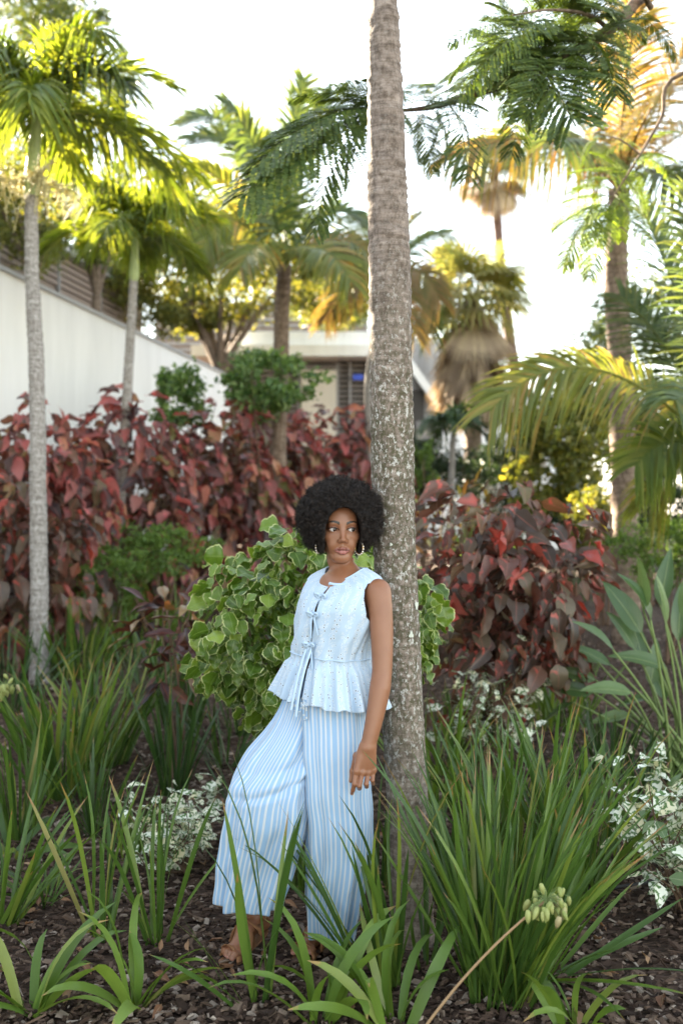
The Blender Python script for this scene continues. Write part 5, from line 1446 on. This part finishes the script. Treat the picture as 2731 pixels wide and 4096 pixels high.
    # lash line and a touch of shadow on the lid
    ex = (ax_ - .035) / .0200
    lz = .0074 - ex ** 2 * .0072
    blend(face * (np.abs(ex) < 1.12) * (np.abs(z - lz) < .0019) * 1.0, (.012, .008, .007))
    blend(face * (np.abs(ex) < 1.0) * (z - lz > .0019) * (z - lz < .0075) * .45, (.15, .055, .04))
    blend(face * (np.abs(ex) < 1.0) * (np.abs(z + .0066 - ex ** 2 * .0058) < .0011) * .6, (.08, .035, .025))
    # warmer knuckles and paler nails
    for q in kn + pip:
        blend(np.exp(-((V - q) ** 2).sum(1) / (.008 ** 2)) * .45, (.20, .080, .045))
    tp = tip[0]; blend((((V - tp - [0, -.004, 0]) ** 2).sum(1) < .0055 ** 2) * .8, (.45, .24, .19))
    for an, toe in ((AN_R, TOE_R), (AN_L, TOE_L)):
        m = (V[:, 2] < .034) & (V[:, 2] > .016) & (((V - toe) ** 2).sum(1) < .05 ** 2) & (V[:, 1] < toe[1] + .012) & (V[:, 2] > .022)
        blend(m * .55, (.50, .27, .24))
    o = part('body', V, Q, M['skin'], root, col=skin)
    return o

def skin_mat():
    m = NT('brown_skin')
    a = m.n('Attribute'); a.attribute_name = 'Col'
    co = m.coord()
    c = m.mix(m.math('MULTIPLY', m.noise(co, 14, 5), .8), a.outputs['Color'], m.mix(1.0, a.outputs['Color'], (.66, .58, .52), 'MULTIPLY'))
    p = m.n('BsdfPrincipled'); m.l(c, p.inputs['Base Color'])
    p.inputs['Roughness'].default_value = .38; p.inputs['Specular IOR Level'].default_value = .45
    p.inputs['Subsurface Weight'].default_value = .12; p.inputs['Subsurface Radius'].default_value = (.010, .004, .002); p.inputs['Subsurface Scale'].default_value = .6
    m.l(m.bump(m.noise(co, 420, 3), .12, .002), p.inputs['Normal'])
    return m.done(p.outputs[0])
M['skin'] = skin_mat()
M['hair'] = plain('black_hair', (.009, .0065, .0055), .7, .25, .35, 60)
def curl_mat():
    m = NT('black_brown_curls'); ge = m.n('NewGeometry')
    c = m.ramp(ge.outputs['Random Per Island'], [(0, (.006, .0045, .004)), (.6, (.012, .0085, .007)), (.9, (.024, .016, .012)), (1, (.05, .034, .026))])
    return m.done(m.principled(c, .6, .3))
M['curl'] = curl_mat()
def col_mat(name, rough, spec, **kw):
    m = NT(name); a = m.n('Attribute'); a.attribute_name = 'Col'
    return m.done(m.principled(a.outputs['Color'], rough, spec, **kw))
M['eye'] = col_mat('eyeball', .12, .5)
M['gold'] = plain('gold', (.62, .42, .16), .25, .5, .08, 30, Metallic=1.0)
M['pearl'] = plain('pearl', (.74, .70, .66), .25, .5, .06, 20)
M['tan_leather'] = None
def leather():
    m = NT('woven_tan_strap'); uv = m.n('UVMap').outputs[0]
    ck = m.n('TexChecker'); ck.inputs['Scale'].default_value = 1.0; m.l(m.mapping(uv, (90, 14, 1)), ck.inputs['Vector'])
    c = m.mix(ck.outputs['Fac'], (.30, .145, .065), (.215, .098, .042))
    return m.done(m.principled(c, .6, .3, m.bump(ck.outputs['Fac'], .3, .002)))
M['tan_leather'] = leather()
M['sole'] = plain('brown_sole', (.20, .10, .05), .6, .3, .15, 30)
M['buckle'] = plain('gold_buckle', (.7, .58, .32), .3, .5, .05, Metallic=1.0)

def stripes_mat():
    m = NT('blue_white_striped_cotton'); uv = m.n('UVMap').outputs[0]
    sp = m.n('SeparateXYZ'); m.l(uv, sp.inputs[0])
    fr = m.math('FRACT', sp.outputs[0])
    f = m.math('LESS_THAN', fr, .34)
    c = m.mix(f, (.325, .500, .720), (.62, .67, .72))
    co = m.coord(); n = m.noise(co, 900, 2); c = m.mix(m.math('MULTIPLY', n, .25), c, m.mix(1.0, c, (.8, .84, .9), 'MULTIPLY'))
    nb = m.noise(m.mapping(co, (7, 7, 3)), 1.0, 3)
    pb = m.principled(c, .78, .2, m.bump(nb, .5, .03), Sheen_Weight=.15)
    tr = m.n('BsdfTranslucent'); m.l(c, tr.inputs[0]); mx = m.n('MixShader'); mx.inputs[0].default_value = .12
    m.l(pb, mx.inputs[1]); m.l(tr.outputs[0], mx.inputs[2]); return m.done(mx.outputs[0])
M['stripes'] = stripes_mat()

def eyelet_mat():
    """pale blue cotton with rows of white stitched sprigs and little punched holes; uv in metres"""
    m = NT('pale_blue_eyelet_cotton'); uv = m.n('UVMap').outputs[0]
    def vor(scale, feature='F1', rnd=.6):
        v = m.n('TexVoronoi'); v.inputs['Scale'].default_value = 1.0; v.inputs['Randomness'].default_value = rnd; v.feature = feature
        m.l(m.mapping(uv, scale, (0, 0, .25)), v.inputs['Vector']); return v
    sp = m.n('SeparateXYZ'); m.l(uv, sp.inputs[0])
    row = m.math('ABSOLUTE', m.math('SUBTRACT', m.math('FRACT', m.math('MULTIPLY', m.math('ADD', sp.outputs[0], m.math('MULTIPLY', m.math('SINE', m.math('MULTIPLY', sp.outputs[1], 60.0)), .004)), 22.0)), .5))
    inrow = m.math('LESS_THAN', row, .31)
    v1 = vor((110, 75, 1)); v2 = vor((170, 130, 1))
    keep = m.math('GREATER_THAN', m.n('SeparateColor').outputs[0], .5)
    sc = m.n('SeparateColor'); m.l(v1.outputs['Color'], sc.inputs[0])
    some = m.math('GREATER_THAN', sc.outputs[0], .40)
    hole = m.math('MULTIPLY', m.math('MULTIPLY', m.math('LESS_THAN', v1.outputs['Distance'], .21), some), inrow)
    ring = m.math('MULTIPLY', m.math('LESS_THAN', m.math('ABSOLUTE', m.math('SUBTRACT', v1.outputs['Distance'], .36)), .10), inrow)
    ring2 = m.math('MULTIPLY', m.math('LESS_THAN', m.math('ABSOLUTE', m.math('SUBTRACT', v2.outputs['Distance'], .34)), .09), inrow)
    co = m.coord()
    c = m.mix(m.noise(co, 14, 3), (.46, .60, .75), (.52, .65, .78))
    c = m.mix(m.math('MULTIPLY', m.math('MAXIMUM', ring, ring2), .55), c, (.74, .79, .83))
    c = m.mix(m.math('MULTIPLY', hole, .85), c, (.10, .065, .06))
    pb = m.principled(c, .8, .2, m.bump(m.math('ADD', m.math('MAXIMUM', ring, ring2), m.noise(m.mapping(co, (9, 9, 5)), 1.0, 3)), .3, .006), Sheen_Weight=.2)
    tr = m.n('BsdfTranslucent'); m.l(c, tr.inputs[0]); mx = m.n('MixShader'); mx.inputs[0].default_value = .15
    m.l(pb, mx.inputs[1]); m.l(tr.outputs[0], mx.inputs[2]); return m.done(mx.outputs[0])
M['eyelet'] = eyelet_mat()
M['pale_blue'] = plain('pale_blue_cotton', (.47, .61, .76), .8, .2, .06, 40)

def grid_faces(m, n, wrap=False):
    i, j = np.meshgrid(np.arange(m - 1), np.arange(n - (0 if wrap else 1)), indexing='ij')
    j2 = (j + 1) % n
    return np.stack([i * n + j, i * n + j2, (i + 1) * n + j2, (i + 1) * n + j], -1).reshape(-1, 4)

def solid(o, t):
    md = o.modifiers.new('thickness', 'SOLIDIFY'); md.thickness = t; md.offset = -1.0
    return o

BZ = [1.135, 1.16, 1.20, 1.25, 1.31, 1.36, 1.395, 1.418, 1.433, 1.446, 1.456, 1.463]
BA = [.162, .162, .166, .172, .177, .178, .177, .172, .158, .132, .106, .086]
BB = [.128, .128, .134, .141, .142, .130, .112, .098, .090, .080, .073, .068]
_bz = np.linspace(1.10, 1.50, 401); _k = np.hanning(49); _k /= _k.sum()
_ba = np.convolve(np.pad(np.interp(_bz, BZ, BA), 24, mode='edge'), _k, 'valid'); _bb = np.convolve(np.pad(np.interp(_bz, BZ, BB), 24, mode='edge'), _k, 'valid')
_w = np.clip((_bz - 1.40) / .03, 0, 1); _ba = _ba * (1 - _w) + np.interp(_bz, BZ, BA) * _w; _bb = _bb * (1 - _w) + np.interp(_bz, BZ, BB) * _w
def bod(th, z, off=0.0):
    """surface of the blouse's bodice; th = 90 degrees is the front"""
    a = np.interp(z, _bz, _ba) + off; b = np.interp(z, _bz, _bb) + off
    c, s = np.cos(th), np.sin(th)
    C = np.stack([np.interp(z, [.95, 1.16, 1.31, 1.46], [-.040, -.040, -.004, .016]), np.interp(z, [.95, 1.16, 1.31, 1.46], [3.815, 3.80, 3.79, 3.80])], -1)
    lo = np.clip((1.40 - z) / .2, 0, 1)
    fold = lo * (.007 * np.sin(5 * th + 14 * z + .6 * np.sin(3 * th)) + .005 * np.sin(11 * th - 16 * z) + .0025 * np.sin(23 * th + 30 * z + 2 * np.sin(4 * th))) + .0015 * np.sin(9 * th + 60 * z) * np.sin(40 * z + 4 * th)
    up = np.clip((z - 1.30) / .163, 0, 1)
    zz = z - .046 * up ** 1.5 * np.clip(s, 0, 1) ** 1.5 + .004 * up * np.abs(c) - .010 * np.clip((1.2 - z) / .06, 0, 1) * c * .9
    xy = C + (a + fold)[..., None] * c[..., None] * TL[:2] + (b + fold)[..., None] * s[..., None] * TF[:2]
    return np.concatenate([xy, zz[..., None]], -1)

TIES = [1.452, 1.385, 1.300, 1.185]
def build_top(root):
    m, n = 190, 460
    th = np.linspace(0, 2 * math.pi, n) + math.pi / 2
    z = np.concatenate([np.linspace(1.135, 1.40, 125), np.linspace(1.402, 1.463, 65)])
    Z, TH = np.meshgrid(z, th, indexing='ij')
    V = bod(TH, Z).reshape(-1, 3)
    U = np.stack([(TH - math.pi / 2).ravel() * .155, Z.ravel()], -1)
    Q = grid_faces(m, n)
    # armholes and the gaps of the tied front
    c, s = np.cos(TH).ravel(), np.sin(TH).ravel(); zz = Z.ravel()
    a = np.interp(zz, BZ, BA); b = np.interp(zz, BZ, BB)
    yl = b * s; xl = a * c
    w = np.interp(zz, [1.255, 1.30, 1.36, 1.40, 1.42], [.0, .042, .054, .050, .038])
    arm = (zz > 1.262) & (np.abs(yl - .008) < w) & (np.abs(xl) > .098) & (zz < 1.4215)
    gapw = np.zeros_like(zz)
    for i in range(len(TIES) - 1):
        t = (zz - TIES[i + 1]) / (TIES[i] - TIES[i + 1]); gapw = np.maximum(gapw, np.where((t > 0) & (t < 1), .0042 * np.sin(np.clip(t, 0, 1) * math.pi) ** .7, 0))
    gap = (s > 0) & (np.abs(xl) < gapw)
    bad = arm | gap
    Q = Q[~bad[Q].any(1)]
    bo = part('blouse', V, Q, M['eyelet'], root, uv=U)
    solid(bo, .002)
    # peplum: gathered frill below the seam
    m, n = 46, 420
    t = np.linspace(0, 1, m); T, TH = np.meshgrid(t, np.linspace(.03, 2 * math.pi - .03, n) + math.pi / 2, indexing='ij')
    c, s = np.cos(TH), np.sin(TH)
    top = bod(TH, np.full_like(TH, 1.138), .002)
    xy0 = top[..., :2]; z0 = top[..., 2]
    Cx = -.040 + (-.034 + .040) * T; Cy = np.full_like(T, 3.80)
    A = .164 + (np.where(c > 0, .225, .250) - .164) * T ** .95; B = .130 + (.188 - .130) * T ** .95
    g = (T ** .6)
    fold = g * (.0120 * np.sin(17 * TH + 2.0 * np.sin(3 * TH)) + .009 * np.sin(29 * TH + 1.7) + .010 * np.sin(8 * TH + .6) * T) + .0025 * np.sin(61 * TH) * np.exp(-T * 5)
    xy = np.stack([Cx, Cy], -1) + (A + fold)[..., None] * c[..., None] * TL[:2] + (B + fold)[..., None] * s[..., None] * TF[:2]
    k = np.clip(T * 4, 0, 1)[..., None]
    xy = xy0 * (1 - k) + xy * k
    zh = .962 - .022 * c * .766 * 1.0 + .012 * s + .006 * np.sin(17 * TH + 2.0 * np.sin(3 * TH))
    zz = z0 + (zh - z0) * T
    V = np.concatenate([xy, zz[..., None]], -1).reshape(-1, 3)
    U = np.stack([(TH - math.pi / 2).ravel() * .26, zz.ravel()], -1)
    fr = part('frill', V, grid_faces(m, n), M['eyelet'], bo, uv=U); solid(fr, .0016)
    # seam cord
    th = np.linspace(0, 2 * math.pi, 120); P = bod(th, np.full(120, 1.140), .004)
    MB().tube(P, .0022, 6, False).part('seam', M['pale_blue'], bo)
    # neck binding
    P = bod(th, np.full(120, 1.4625), .001); MB().tube(P, .0032, 6, False).part('neck_binding', M['pale_blue'], bo)
    # tied bows down the front
    r = np.random.default_rng(4)
    for i, z in enumerate(TIES):
        p = bod(np.array([math.pi / 2]), np.array([z]), .006)[0]
        lat = -TL * .8 + ZU * 0
        mb = MB()
        def ribbon(pts, w=.0065):
            P = spline(pts, 14); T = np.gradient(P, axis=0); T /= np.linalg.norm(T, axis=1)[:, None]
            nrm = TF; sd = np.cross(T, nrm); sd /= np.linalg.norm(sd, axis=1)[:, None] + 1e-9
            wv = np.full(14, w)[:, None]
            V = np.stack([P - sd * wv, P + sd * wv, P + sd * wv + nrm * .0012, P - sd * wv + nrm * .0012], 1).reshape(-1, 3)
            mb.add(V, np.concatenate([grid_faces(14, 4, True)]))
        dn = -ZU
        if i in (1, 2, 3):
            for sgn in (-1, 1):
                q = p + TL * sgn * .027 + TF * .010 + ZU * r.uniform(-.002, .010)
                ribbon([p, p + TL * sgn * .014 + ZU * .008 + TF * .010, q, p + TL * sgn * .016 - ZU * .006 + TF * .005, p], .005)
                ribbon([p, p + TL * sgn * .010 + dn * .025 + TF * .006, p + TL * sgn * (.012 + .01 * r.random()) + dn * (.06 + .03 * r.random()) + TF * (.002 + (.012 if i == 3 else 0))], .005)
            mb.tube([p - TL * .008, p + TF * .008, p + TL * .008], [.006, .008, .006], 6)
        else:
            ribbon([p + TL * .075 - ZU * .0 + TF * -.01, p + TL * .03 + TF * .004 - ZU * .002, p + TF * .006], .006)
            ribbon([p + TF * .006, p + TF * .01 - TL * .006 - ZU * .03, p + TF * .014 - TL * .012 - ZU * .075], .006)
            mb.tube([p - TL * .007, p + TF * .007, p + TL * .007], [.006, .008, .006], 6)
        mb.part('bow', M['pale_blue'], bo)
    # ends of the last ties, hanging in front of the frill
    mb = MB()
    for k, dx in enumerate((-.012, .012)):
        p0 = bod(np.array([math.pi / 2]), np.array([1.17]), .012)[0] + TL * dx
        P = spline([p0, p0 - ZU * .07 + TF * .035, p0 - ZU * .15 + TF * .068 + TL * .004, p0 - ZU * (.215 + .02 * k) + TF * .082], 12)
        V = np.stack([P - TL * .006, P + TL * .006, P + TL * .006 + TF * .0015, P - TL * .006 + TF * .0015], 1).reshape(-1, 3)
        mb.add(V, grid_faces(12, 4, True))
    mb.part('tie_end', M['pale_blue'], bo)

def build_trousers(root):
    mid = {}
    # (row v, left u, right u, depth of the middle, half depth)
    bent = [(2700, 1170, 1345, 3.84, .105), (2800, 1136, 1340, 3.84, .115), (2850, 1118, 1330, 3.835, .122), (2910, 1080, 1310, 3.82, .128), (2960, 1040, 1290, 3.805, .132), (3015, 994, 1272, 3.79, .135), (3070, 955, 1258, 3.775, .138), (3125, 925, 1250, 3.765, .140), (3190, 913, 1246, 3.765, .138),
            (3259, 905, 1238, 3.77, .135), (3340, 895, 1215, 3.78, .128), (3422, 886, 1186, 3.79, .122), (3520, 876, 1150, 3.80, .118), (3570, 869, 1128, 3.80, .110), (3602, 868, 1118, 3.80, .105)]
    strt = [(2700, 1200, 1466, 3.79, .125), (2800, 1190, 1474, 3.785, .130), (2850, 1190, 1478, 3.78, .132), (2910, 1192, 1482, 3.775, .135), (3000, 1196, 1482, 3.77, .137), (3092, 1204, 1480, 3.77, .138), (3159, 1210, 1478, 3.77, .137), (3259, 1222, 1482, 3.775, .134), (3326, 1228, 1483, 3.78, .130),
            (3422, 1233, 1478, 3.79, .124), (3520, 1231, 1460, 3.805, .118), (3613, 1229, 1440, 3.82, .110), (3690, 1238, 1424, 3.835, .105), (3728, 1246, 1414, 3.84, .102)]
    mb = MB(); n = 300
    for leg, (rows, ns, kf) in enumerate(((bent, 58, 5), (strt, 54, 6))):
        rows = np.array(rows, float); m = 130
        vv = np.linspace(rows[0, 0], rows[-1, 0], m)
        def sm(col):
            y = np.interp(vv, rows[:, 0], rows[:, col]); ker = np.hanning(15); ker /= ker.sum()
            return np.convolve(np.pad(y, 7, mode='edge'), ker, 'valid')
        ul, ur, dep, hd_ = sm(1), sm(2), sm(3), sm(4)
        th = np.linspace(0, 2 * math.pi, n)
        t = np.linspace(0, 1, m)[:, None]; TH = th[None]
        c, s = np.cos(TH), np.sin(TH)
        px = FPX / dep
        cx = ((ul + ur) / 2 - CU) / px; hx = (ur - ul) / 2 / px; cz = CAMH - (vv - CV) / px
        # gathers at the waist, long soft folds towards the hem
        amp = .0035 + .013 * t ** 1.2
        if leg == 0: f = amp * (np.sin(7 * TH + .8 + 2.2 * t) * .8 + np.sin(11 * TH - 1.5 * t + 1.0) * .6)
        else: f = amp * (np.sin(6 * TH + 2.0 + 1.4 * t) * .8 + np.sin(10 * TH + 1.2 * t) * .6)
        f = f + .004 * np.sin(31 * TH + 3 * np.sin(4 * TH)) * np.exp(-(t / .16) ** 2)
        if leg == 0:    # creases that run from the crotch to the bent knee
            q = (t - .36 - .10 * np.clip(c, -1, 1) * -1)
            f = f - .010 * np.exp(-((t - (.43 - .07 * c)) / .018) ** 2) * np.clip(-s + .2, 0, 1) - .006 * np.exp(-((t - (.33 - .06 * c)) / .02) ** 2) * np.clip(-s + .2, 0, 1) + .006 * np.exp(-((t - (.385 - .06 * c)) / .02) ** 2) * np.clip(-s + .2, 0, 1)
        f = f + .0035 * np.sin(17 * TH + 5 * t + 2 * np.sin(9 * t)) * t + .003 * np.sin(5 * TH + 26 * t) * np.sin(3 * TH - 11 * t) * np.clip(t * 3, 0, 1)
        sup = 2.4
        cc = np.sign(c) * np.abs(c) ** (2 / sup); ss = np.sign(s) * np.abs(s) ** (2 / sup)
        X = cx[:, None] + (hx[:, None] + f) * cc; Y = dep[:, None] + (hd_[:, None] + f) * ss; Z = cz[:, None] + 0 * c
        if leg == 0: Z = Z + t ** 6 * (-.012 * c - .010 * np.clip(-s, 0, 1)) + .05 * s * np.exp(-((t - .42) / .3) ** 2)
        else: Z = Z + t ** 6 * (-.010 * c)
        V = np.stack([X, Y, Z], -1).reshape(-1, 3)
        U = np.stack([np.broadcast_to(TH / (2 * math.pi) * ns + (.35 * t if leg else 2.6 * np.exp(-((t - .40) / .22) ** 2) * 0), (m, n)).ravel(), np.broadcast_to(t, (m, n)).ravel()], -1)
        mb.add(V, grid_faces(m, n), None, U)
    o = mb.part('trousers', M['stripes'], root)
    solid(o, .0016)
    # drawstring ends below the frill
    ds = MB()
    for (pts) in ([(1186, 2790), (1178, 2835), (1192, 2852), (1204, 2830), (1206, 2795)], [(1210, 2790), (1214, 2850), (1218, 2880), (1226, 2870), (1222, 2800)]):
        P = spline([at(u, v, 3.655) for u, v in pts], 20)
        sd = np.array([1.0, 0, 0]); V = np.stack([P - sd * .004, P + sd * .004, P + sd * .004 + [0, -.0015, 0], P - sd * .004 + [0, -.0015, 0]], 1).reshape(-1, 3)
        U = np.stack([np.repeat(np.linspace(0, 7, 20), 4), np.zeros(80)], -1)
        ds.add(V, grid_faces(20, 4, True), None, U)
    ds.part('drawstring', M['stripes'], o)

def in_face(P, grow=0.0):
    L = (P - HC) @ HA.T
    e = (L[:, 0] / (.0700 + grow)) ** 2 + np.where(L[:, 2] > -.012, ((L[:, 2] + .012) / (.098 + grow)) ** 2, ((L[:, 2] + .012) / (.16 + grow)) ** 2)
    return (e < 1) & (L[:, 1] < .005)

HAIRC = W(1359, 2068, 3.805); HAIRR = np.array([.163, .150, .150])
def hair_shape(d):
    """bumpy outline of the afro, slightly flatter below"""
    b = 1 + .040 * np.sin(9 * d[:, 0] + 2) * np.sin(8 * d[:, 2] + 1) + .022 * np.sin(17 * d[:, 0] + 5 * d[:, 1]) * np.sin(15 * d[:, 2]) + .02 * np.sin(23 * d[:, 2] + 11 * d[:, 0])
    return b
def build_hair(root):
    # solid core, open in front for the face
    xs = np.arange(-.19, .19, .004) + HAIRC[0]; ys = np.arange(3.60, 4.0, .004); zs = np.arange(-.185, .185, .004) + HAIRC[2]
    f = Field(xs, ys, zs)
    X, Y, Z = np.meshgrid(xs, ys, zs, indexing='ij')
    P = np.stack([X, Y, Z], -1).reshape(-1, 3)
    q = (P - HAIRC) / HAIRR; rr = np.linalg.norm(q, axis=1); b = hair_shape(q / (rr[:, None] + 1e-9))
    d = (rr - .93 * b) * .15 + .004 * np.sin(P[:, 0] * 150) * np.sin(P[:, 1] * 140) * np.sin(P[:, 2] * 160)
    L = (P - HC) @ HA.T
    e = np.sqrt((L[:, 0] / .0690) ** 2 + np.where(L[:, 2] > -.012, ((L[:, 2] + .012) / .0965) ** 2, ((L[:, 2] + .012) / .17) ** 2)) - 1
    fc = np.maximum(e * .065, L[:, 1] - .01)
    nk = np.maximum(np.sqrt(L[:, 0] ** 2 + (L[:, 1] - .02) ** 2) - .062, L[:, 2] + .075)
    d = np.maximum(np.maximum(d, -fc), -nk)
    f.F[:] = d.reshape(f.F.shape)
    V, Q = f.mesh()
    core = part('hair', V, Q, M['hair'], root)
    # tight curls all through the outer layer
    r = np.random.default_rng(8); N = 26000
    d = r.normal(size=(N, 3)); d /= np.linalg.norm(d, axis=1)[:, None]
    p = HAIRC + d * (HAIRR * (.90 + .12 * r.random(N) ** 1.6 + .07 * (r.random(N) < .05) * r.random(N))[:, None]) * hair_shape(d)[:, None]
    # curls at the hairline round the face
    M2 = 9000
    a = r.uniform(0, 2 * math.pi, M2); rad = .985 + .26 * r.random(M2) ** 1.6
    lx = np.cos(a) * .0715 * rad; lz = -.012 + np.where(np.sin(a) > 0, .099, .125) * np.sin(a) * rad
    ly = -.072 + .085 * r.random(M2) + .02 * (rad - 1)
    pf = HC + lx[:, None] * HXr - ly[:, None] * HF + lz[:, None] * HZ
    kf = (lz > -.085)
    p = np.concatenate([p, pf[kf]]); 
    q = (p - HAIRC) / HAIRR; ok = ~in_face(p, -.0015) & (np.linalg.norm(q, axis=1) < 1.08)
    L = (p - HC) @ HA.T; ok &= ~((np.hypot(L[:, 0], L[:, 1] - .02) < .064) & (L[:, 2] < -.075))
    p = p[ok]; N = len(p)
    out = unit_rows(p - HAIRC)
    t1 = unit_rows(np.cross(out, r.normal(size=(N, 3)))); t2 = np.cross(out, t1)
    rc = r.uniform(.0022, .0050, N); turns = r.uniform(1.0, 2.2, N); hgt = r.uniform(.006, .020, N); ph = r.uniform(0, 6.28, N)
    K = 8; s = np.linspace(0, 1, K)
    ang = ph[:, None] + s[None] * turns[:, None] * 2 * math.pi
    C = p[:, None] + out[:, None] * (s[None] * hgt[:, None] - .003)[..., None] + t1[:, None] * (rc[:, None] * np.cos(ang))[..., None] + t2[:, None] * (rc[:, None] * np.sin(ang))[..., None]
    wv = (out * .00055)[:, None] + np.zeros((1, K, 1)); side = unit_rows(r.normal(size=(N, 3)))[:, None] * .00055
    V = np.stack([C - side, C + side], 2).reshape(-1, 3)
    q = np.array([[2 * k, 2 * k + 1, 2 * k + 3, 2 * k + 2] for k in range(K - 1)])
    Q = (q[None] + (np.arange(N) * 2 * K)[:, None, None]).reshape(-1, 4)
    o = part('curls', V, Q, M['curl'], core, smooth=False); o['kind'] = 'stuff'
def unit_rows(a): return a / (np.linalg.norm(a, axis=1)[:, None] + 1e-12)

def build_eyes(root):
    for s in (-1, 1):
        c = hd(s * .035, -.0630, .0002); rad = .0166
        m, n = 40, 48
        ph = np.linspace(0, math.pi, m); th = np.linspace(0, 2 * math.pi, n, endpoint=False)
        gaze = unit(HF * 1.0 + HXr * .50 + HZ * .02)
        a = unit(np.cross(gaze, ZU)); b = np.cross(a, gaze)
        PH, TH = np.meshgrid(ph, th, indexing='ij')
        d = np.cos(PH)[..., None] * gaze + np.sin(PH)[..., None] * (np.cos(TH)[..., None] * a + np.sin(TH)[..., None] * b)
        V = (c + d * rad).reshape(-1, 3)
        deg = np.degrees(PH).ravel()
        col = np.where((deg < 35)[:, None], [.020, .010, .006], [.50, .49, .48]); col = np.where((deg < 14)[:, None], [.003, .003, .003], col)
        col = np.where(((deg > 31) & (deg < 36))[:, None], [.008, .005, .004], col)
        part('eye', V, grid_faces(m, n, True), M['eye'], root, col=col)

def build_earrings(root):
    for s, (u, v), dep in ((-1, (1272, 2186), 3.765), (1, (1436, 2191), 3.745)):
        c = at(u, v, dep); R0 = .0215
        ax1 = unit(HF * .75 + HX * (-.66 if s < 0 else .66)) if True else None
        ax1 = unit(HX * (.45 if s < 0 else .55) * s + HF * .85)
        th = np.linspace(math.pi / 2 + .45, math.pi / 2 + 2 * math.pi - .45, 40)
        P = c + np.cos(th)[:, None] * ax1 * R0 * 1.0 + np.sin(th)[:, None] * ZU * R0 * 1.05
        e = MB().tube(P, .0026, 8).part('earring', M['gold'], root)
        for k in range(14):
            t = math.pi / 2 + .55 + k * (2 * math.pi - 1.1) / 13
            p = c + math.cos(t) * ax1 * (R0 + .0025) + math.sin(t) * ZU * (R0 + .0025) * 1.05
            m, n = 6, 8
            ph, tt = np.meshgrid(np.linspace(0, math.pi, m), np.linspace(0, 2 * math.pi, n, endpoint=False), indexing='ij')
            V = p + .0033 * np.stack([np.sin(ph) * np.cos(tt), np.sin(ph) * np.sin(tt), np.cos(ph)], -1).reshape(-1, 3)
            part('pearl', V, grid_faces(m, n, True), M['pearl'], e)

def build_sandals(root):
    for an, toe in ((AN_R, TOE_R), (AN_L, TOE_L)):
        d = unit((toe - an) * [1, 1, 0]); side = np.array([-d[1], d[0], 0])
        heel = an - d * .050 - [0, 0, .085]; heel[2] = max(heel[2], .006)
        tipp = toe + d * .016; tipp = np.array([tipp[0], tipp[1], .006])
        # sole: an outline from heel to toe with thickness, following the lifted heel
        n = 24; s = np.linspace(0, 1, n)
        C = heel[None] + (tipp - heel)[None] * s[:, None]; C[:, 2] = heel[2] * (1 - np.clip(s / .72, 0, 1)) ** 1.15 + .006
        w = np.interp(s, [0, .04, .15, .45, .75, .92, 1], [.008, .024, .031, .029, .043, .036, .010])
        rows = np.stack([C - side * w[:, None], C + side * w[:, None], C + side * w[:, None] - [0, 0, .009], C - side * w[:, None] - [0, 0, .009]], 1)
        sandal = part('sandal', rows.reshape(-1, 3), grid_faces(n, 4, True), M['sole'], root, smooth=False)
        def strap(pts, w):
            P = spline(pts, 26); T = np.gradient(P, axis=0); T /= np.linalg.norm(T, axis=1)[:, None]
            ctr = (an + toe) / 2 - [0, 0, .02]
            wd = unit_rows(d[None] * .9 + ZU[None] * .35 - T * ((d * .9 + ZU * .35) @ T.T)[:, None])
            nr = np.cross(T, wd); nr *= np.sign(((P - ctr) * nr).sum(1))[:, None]
            V = np.stack([P - wd * w, P + wd * w, P + wd * w + nr * .003, P - wd * w + nr * .003], 1).reshape(-1, 3)
            U = np.stack([np.repeat(np.linspace(0, 1, 26), 4), np.tile([0., 1, 1, 0], 26)], -1)
            part('strap', V, grid_faces(26, 4, True), M['tan_leather'], sandal, uv=U)
        ball = toe - d * .045
        l = lambda x, y, z: ball + d * x + side * y + [0, 0, z]
        lift = heel[2]
        # broad band over the toes, one crossing the instep, one round the heel
        strap([l(.012, .045, -.012), l(.010, .030, .022), l(.006, 0, .036), l(.000, -.030, .026), l(-.004, -.045, -.012)], .020)
        ins = an * .55 + ball * .45
        k = lambda x, y, z: ins + d * x + side * y + [0, 0, z]
        strap([k(.03, .046, -.045), k(.015, .036, .0), k(0, .0, .034), k(-.02, -.034, .012), k(-.045, -.042, -.02)], .018)
        strap([k(.03, -.046, -.045), k(.015, -.036, .0), k(0, .0, .037), k(-.02, .034, .014), k(-.045, .042, -.012)], .018)
        hk = lambda x, y, z: an + d * x + side * y + [0, 0, z]
        strap([hk(.03, .036, -.012), hk(-.015, .035, -.02), hk(-.052, 0, -.035), hk(-.015, -.035, -.02), hk(.03, -.036, -.012)], .009)
        bk = an + side * .037 * (-1 if side[1] > 0 else 1) + [0, 0, -.012]
        MB().box(bk - [.004, .004, .010], bk + [.004, .004, .010]).part('buckle', M['buckle'], sandal, smooth=False)

def build_person():
    root = thing('person', 'woman in pale blue eyelet top and striped trousers leaning on the ringed trunk', 'person', (-.13, 3.80, 0.0))
    build_body(root); build_eyes(root); build_hair(root); build_earrings(root)
    build_top(root); build_trousers(root); build_sandals(root)
build_person()
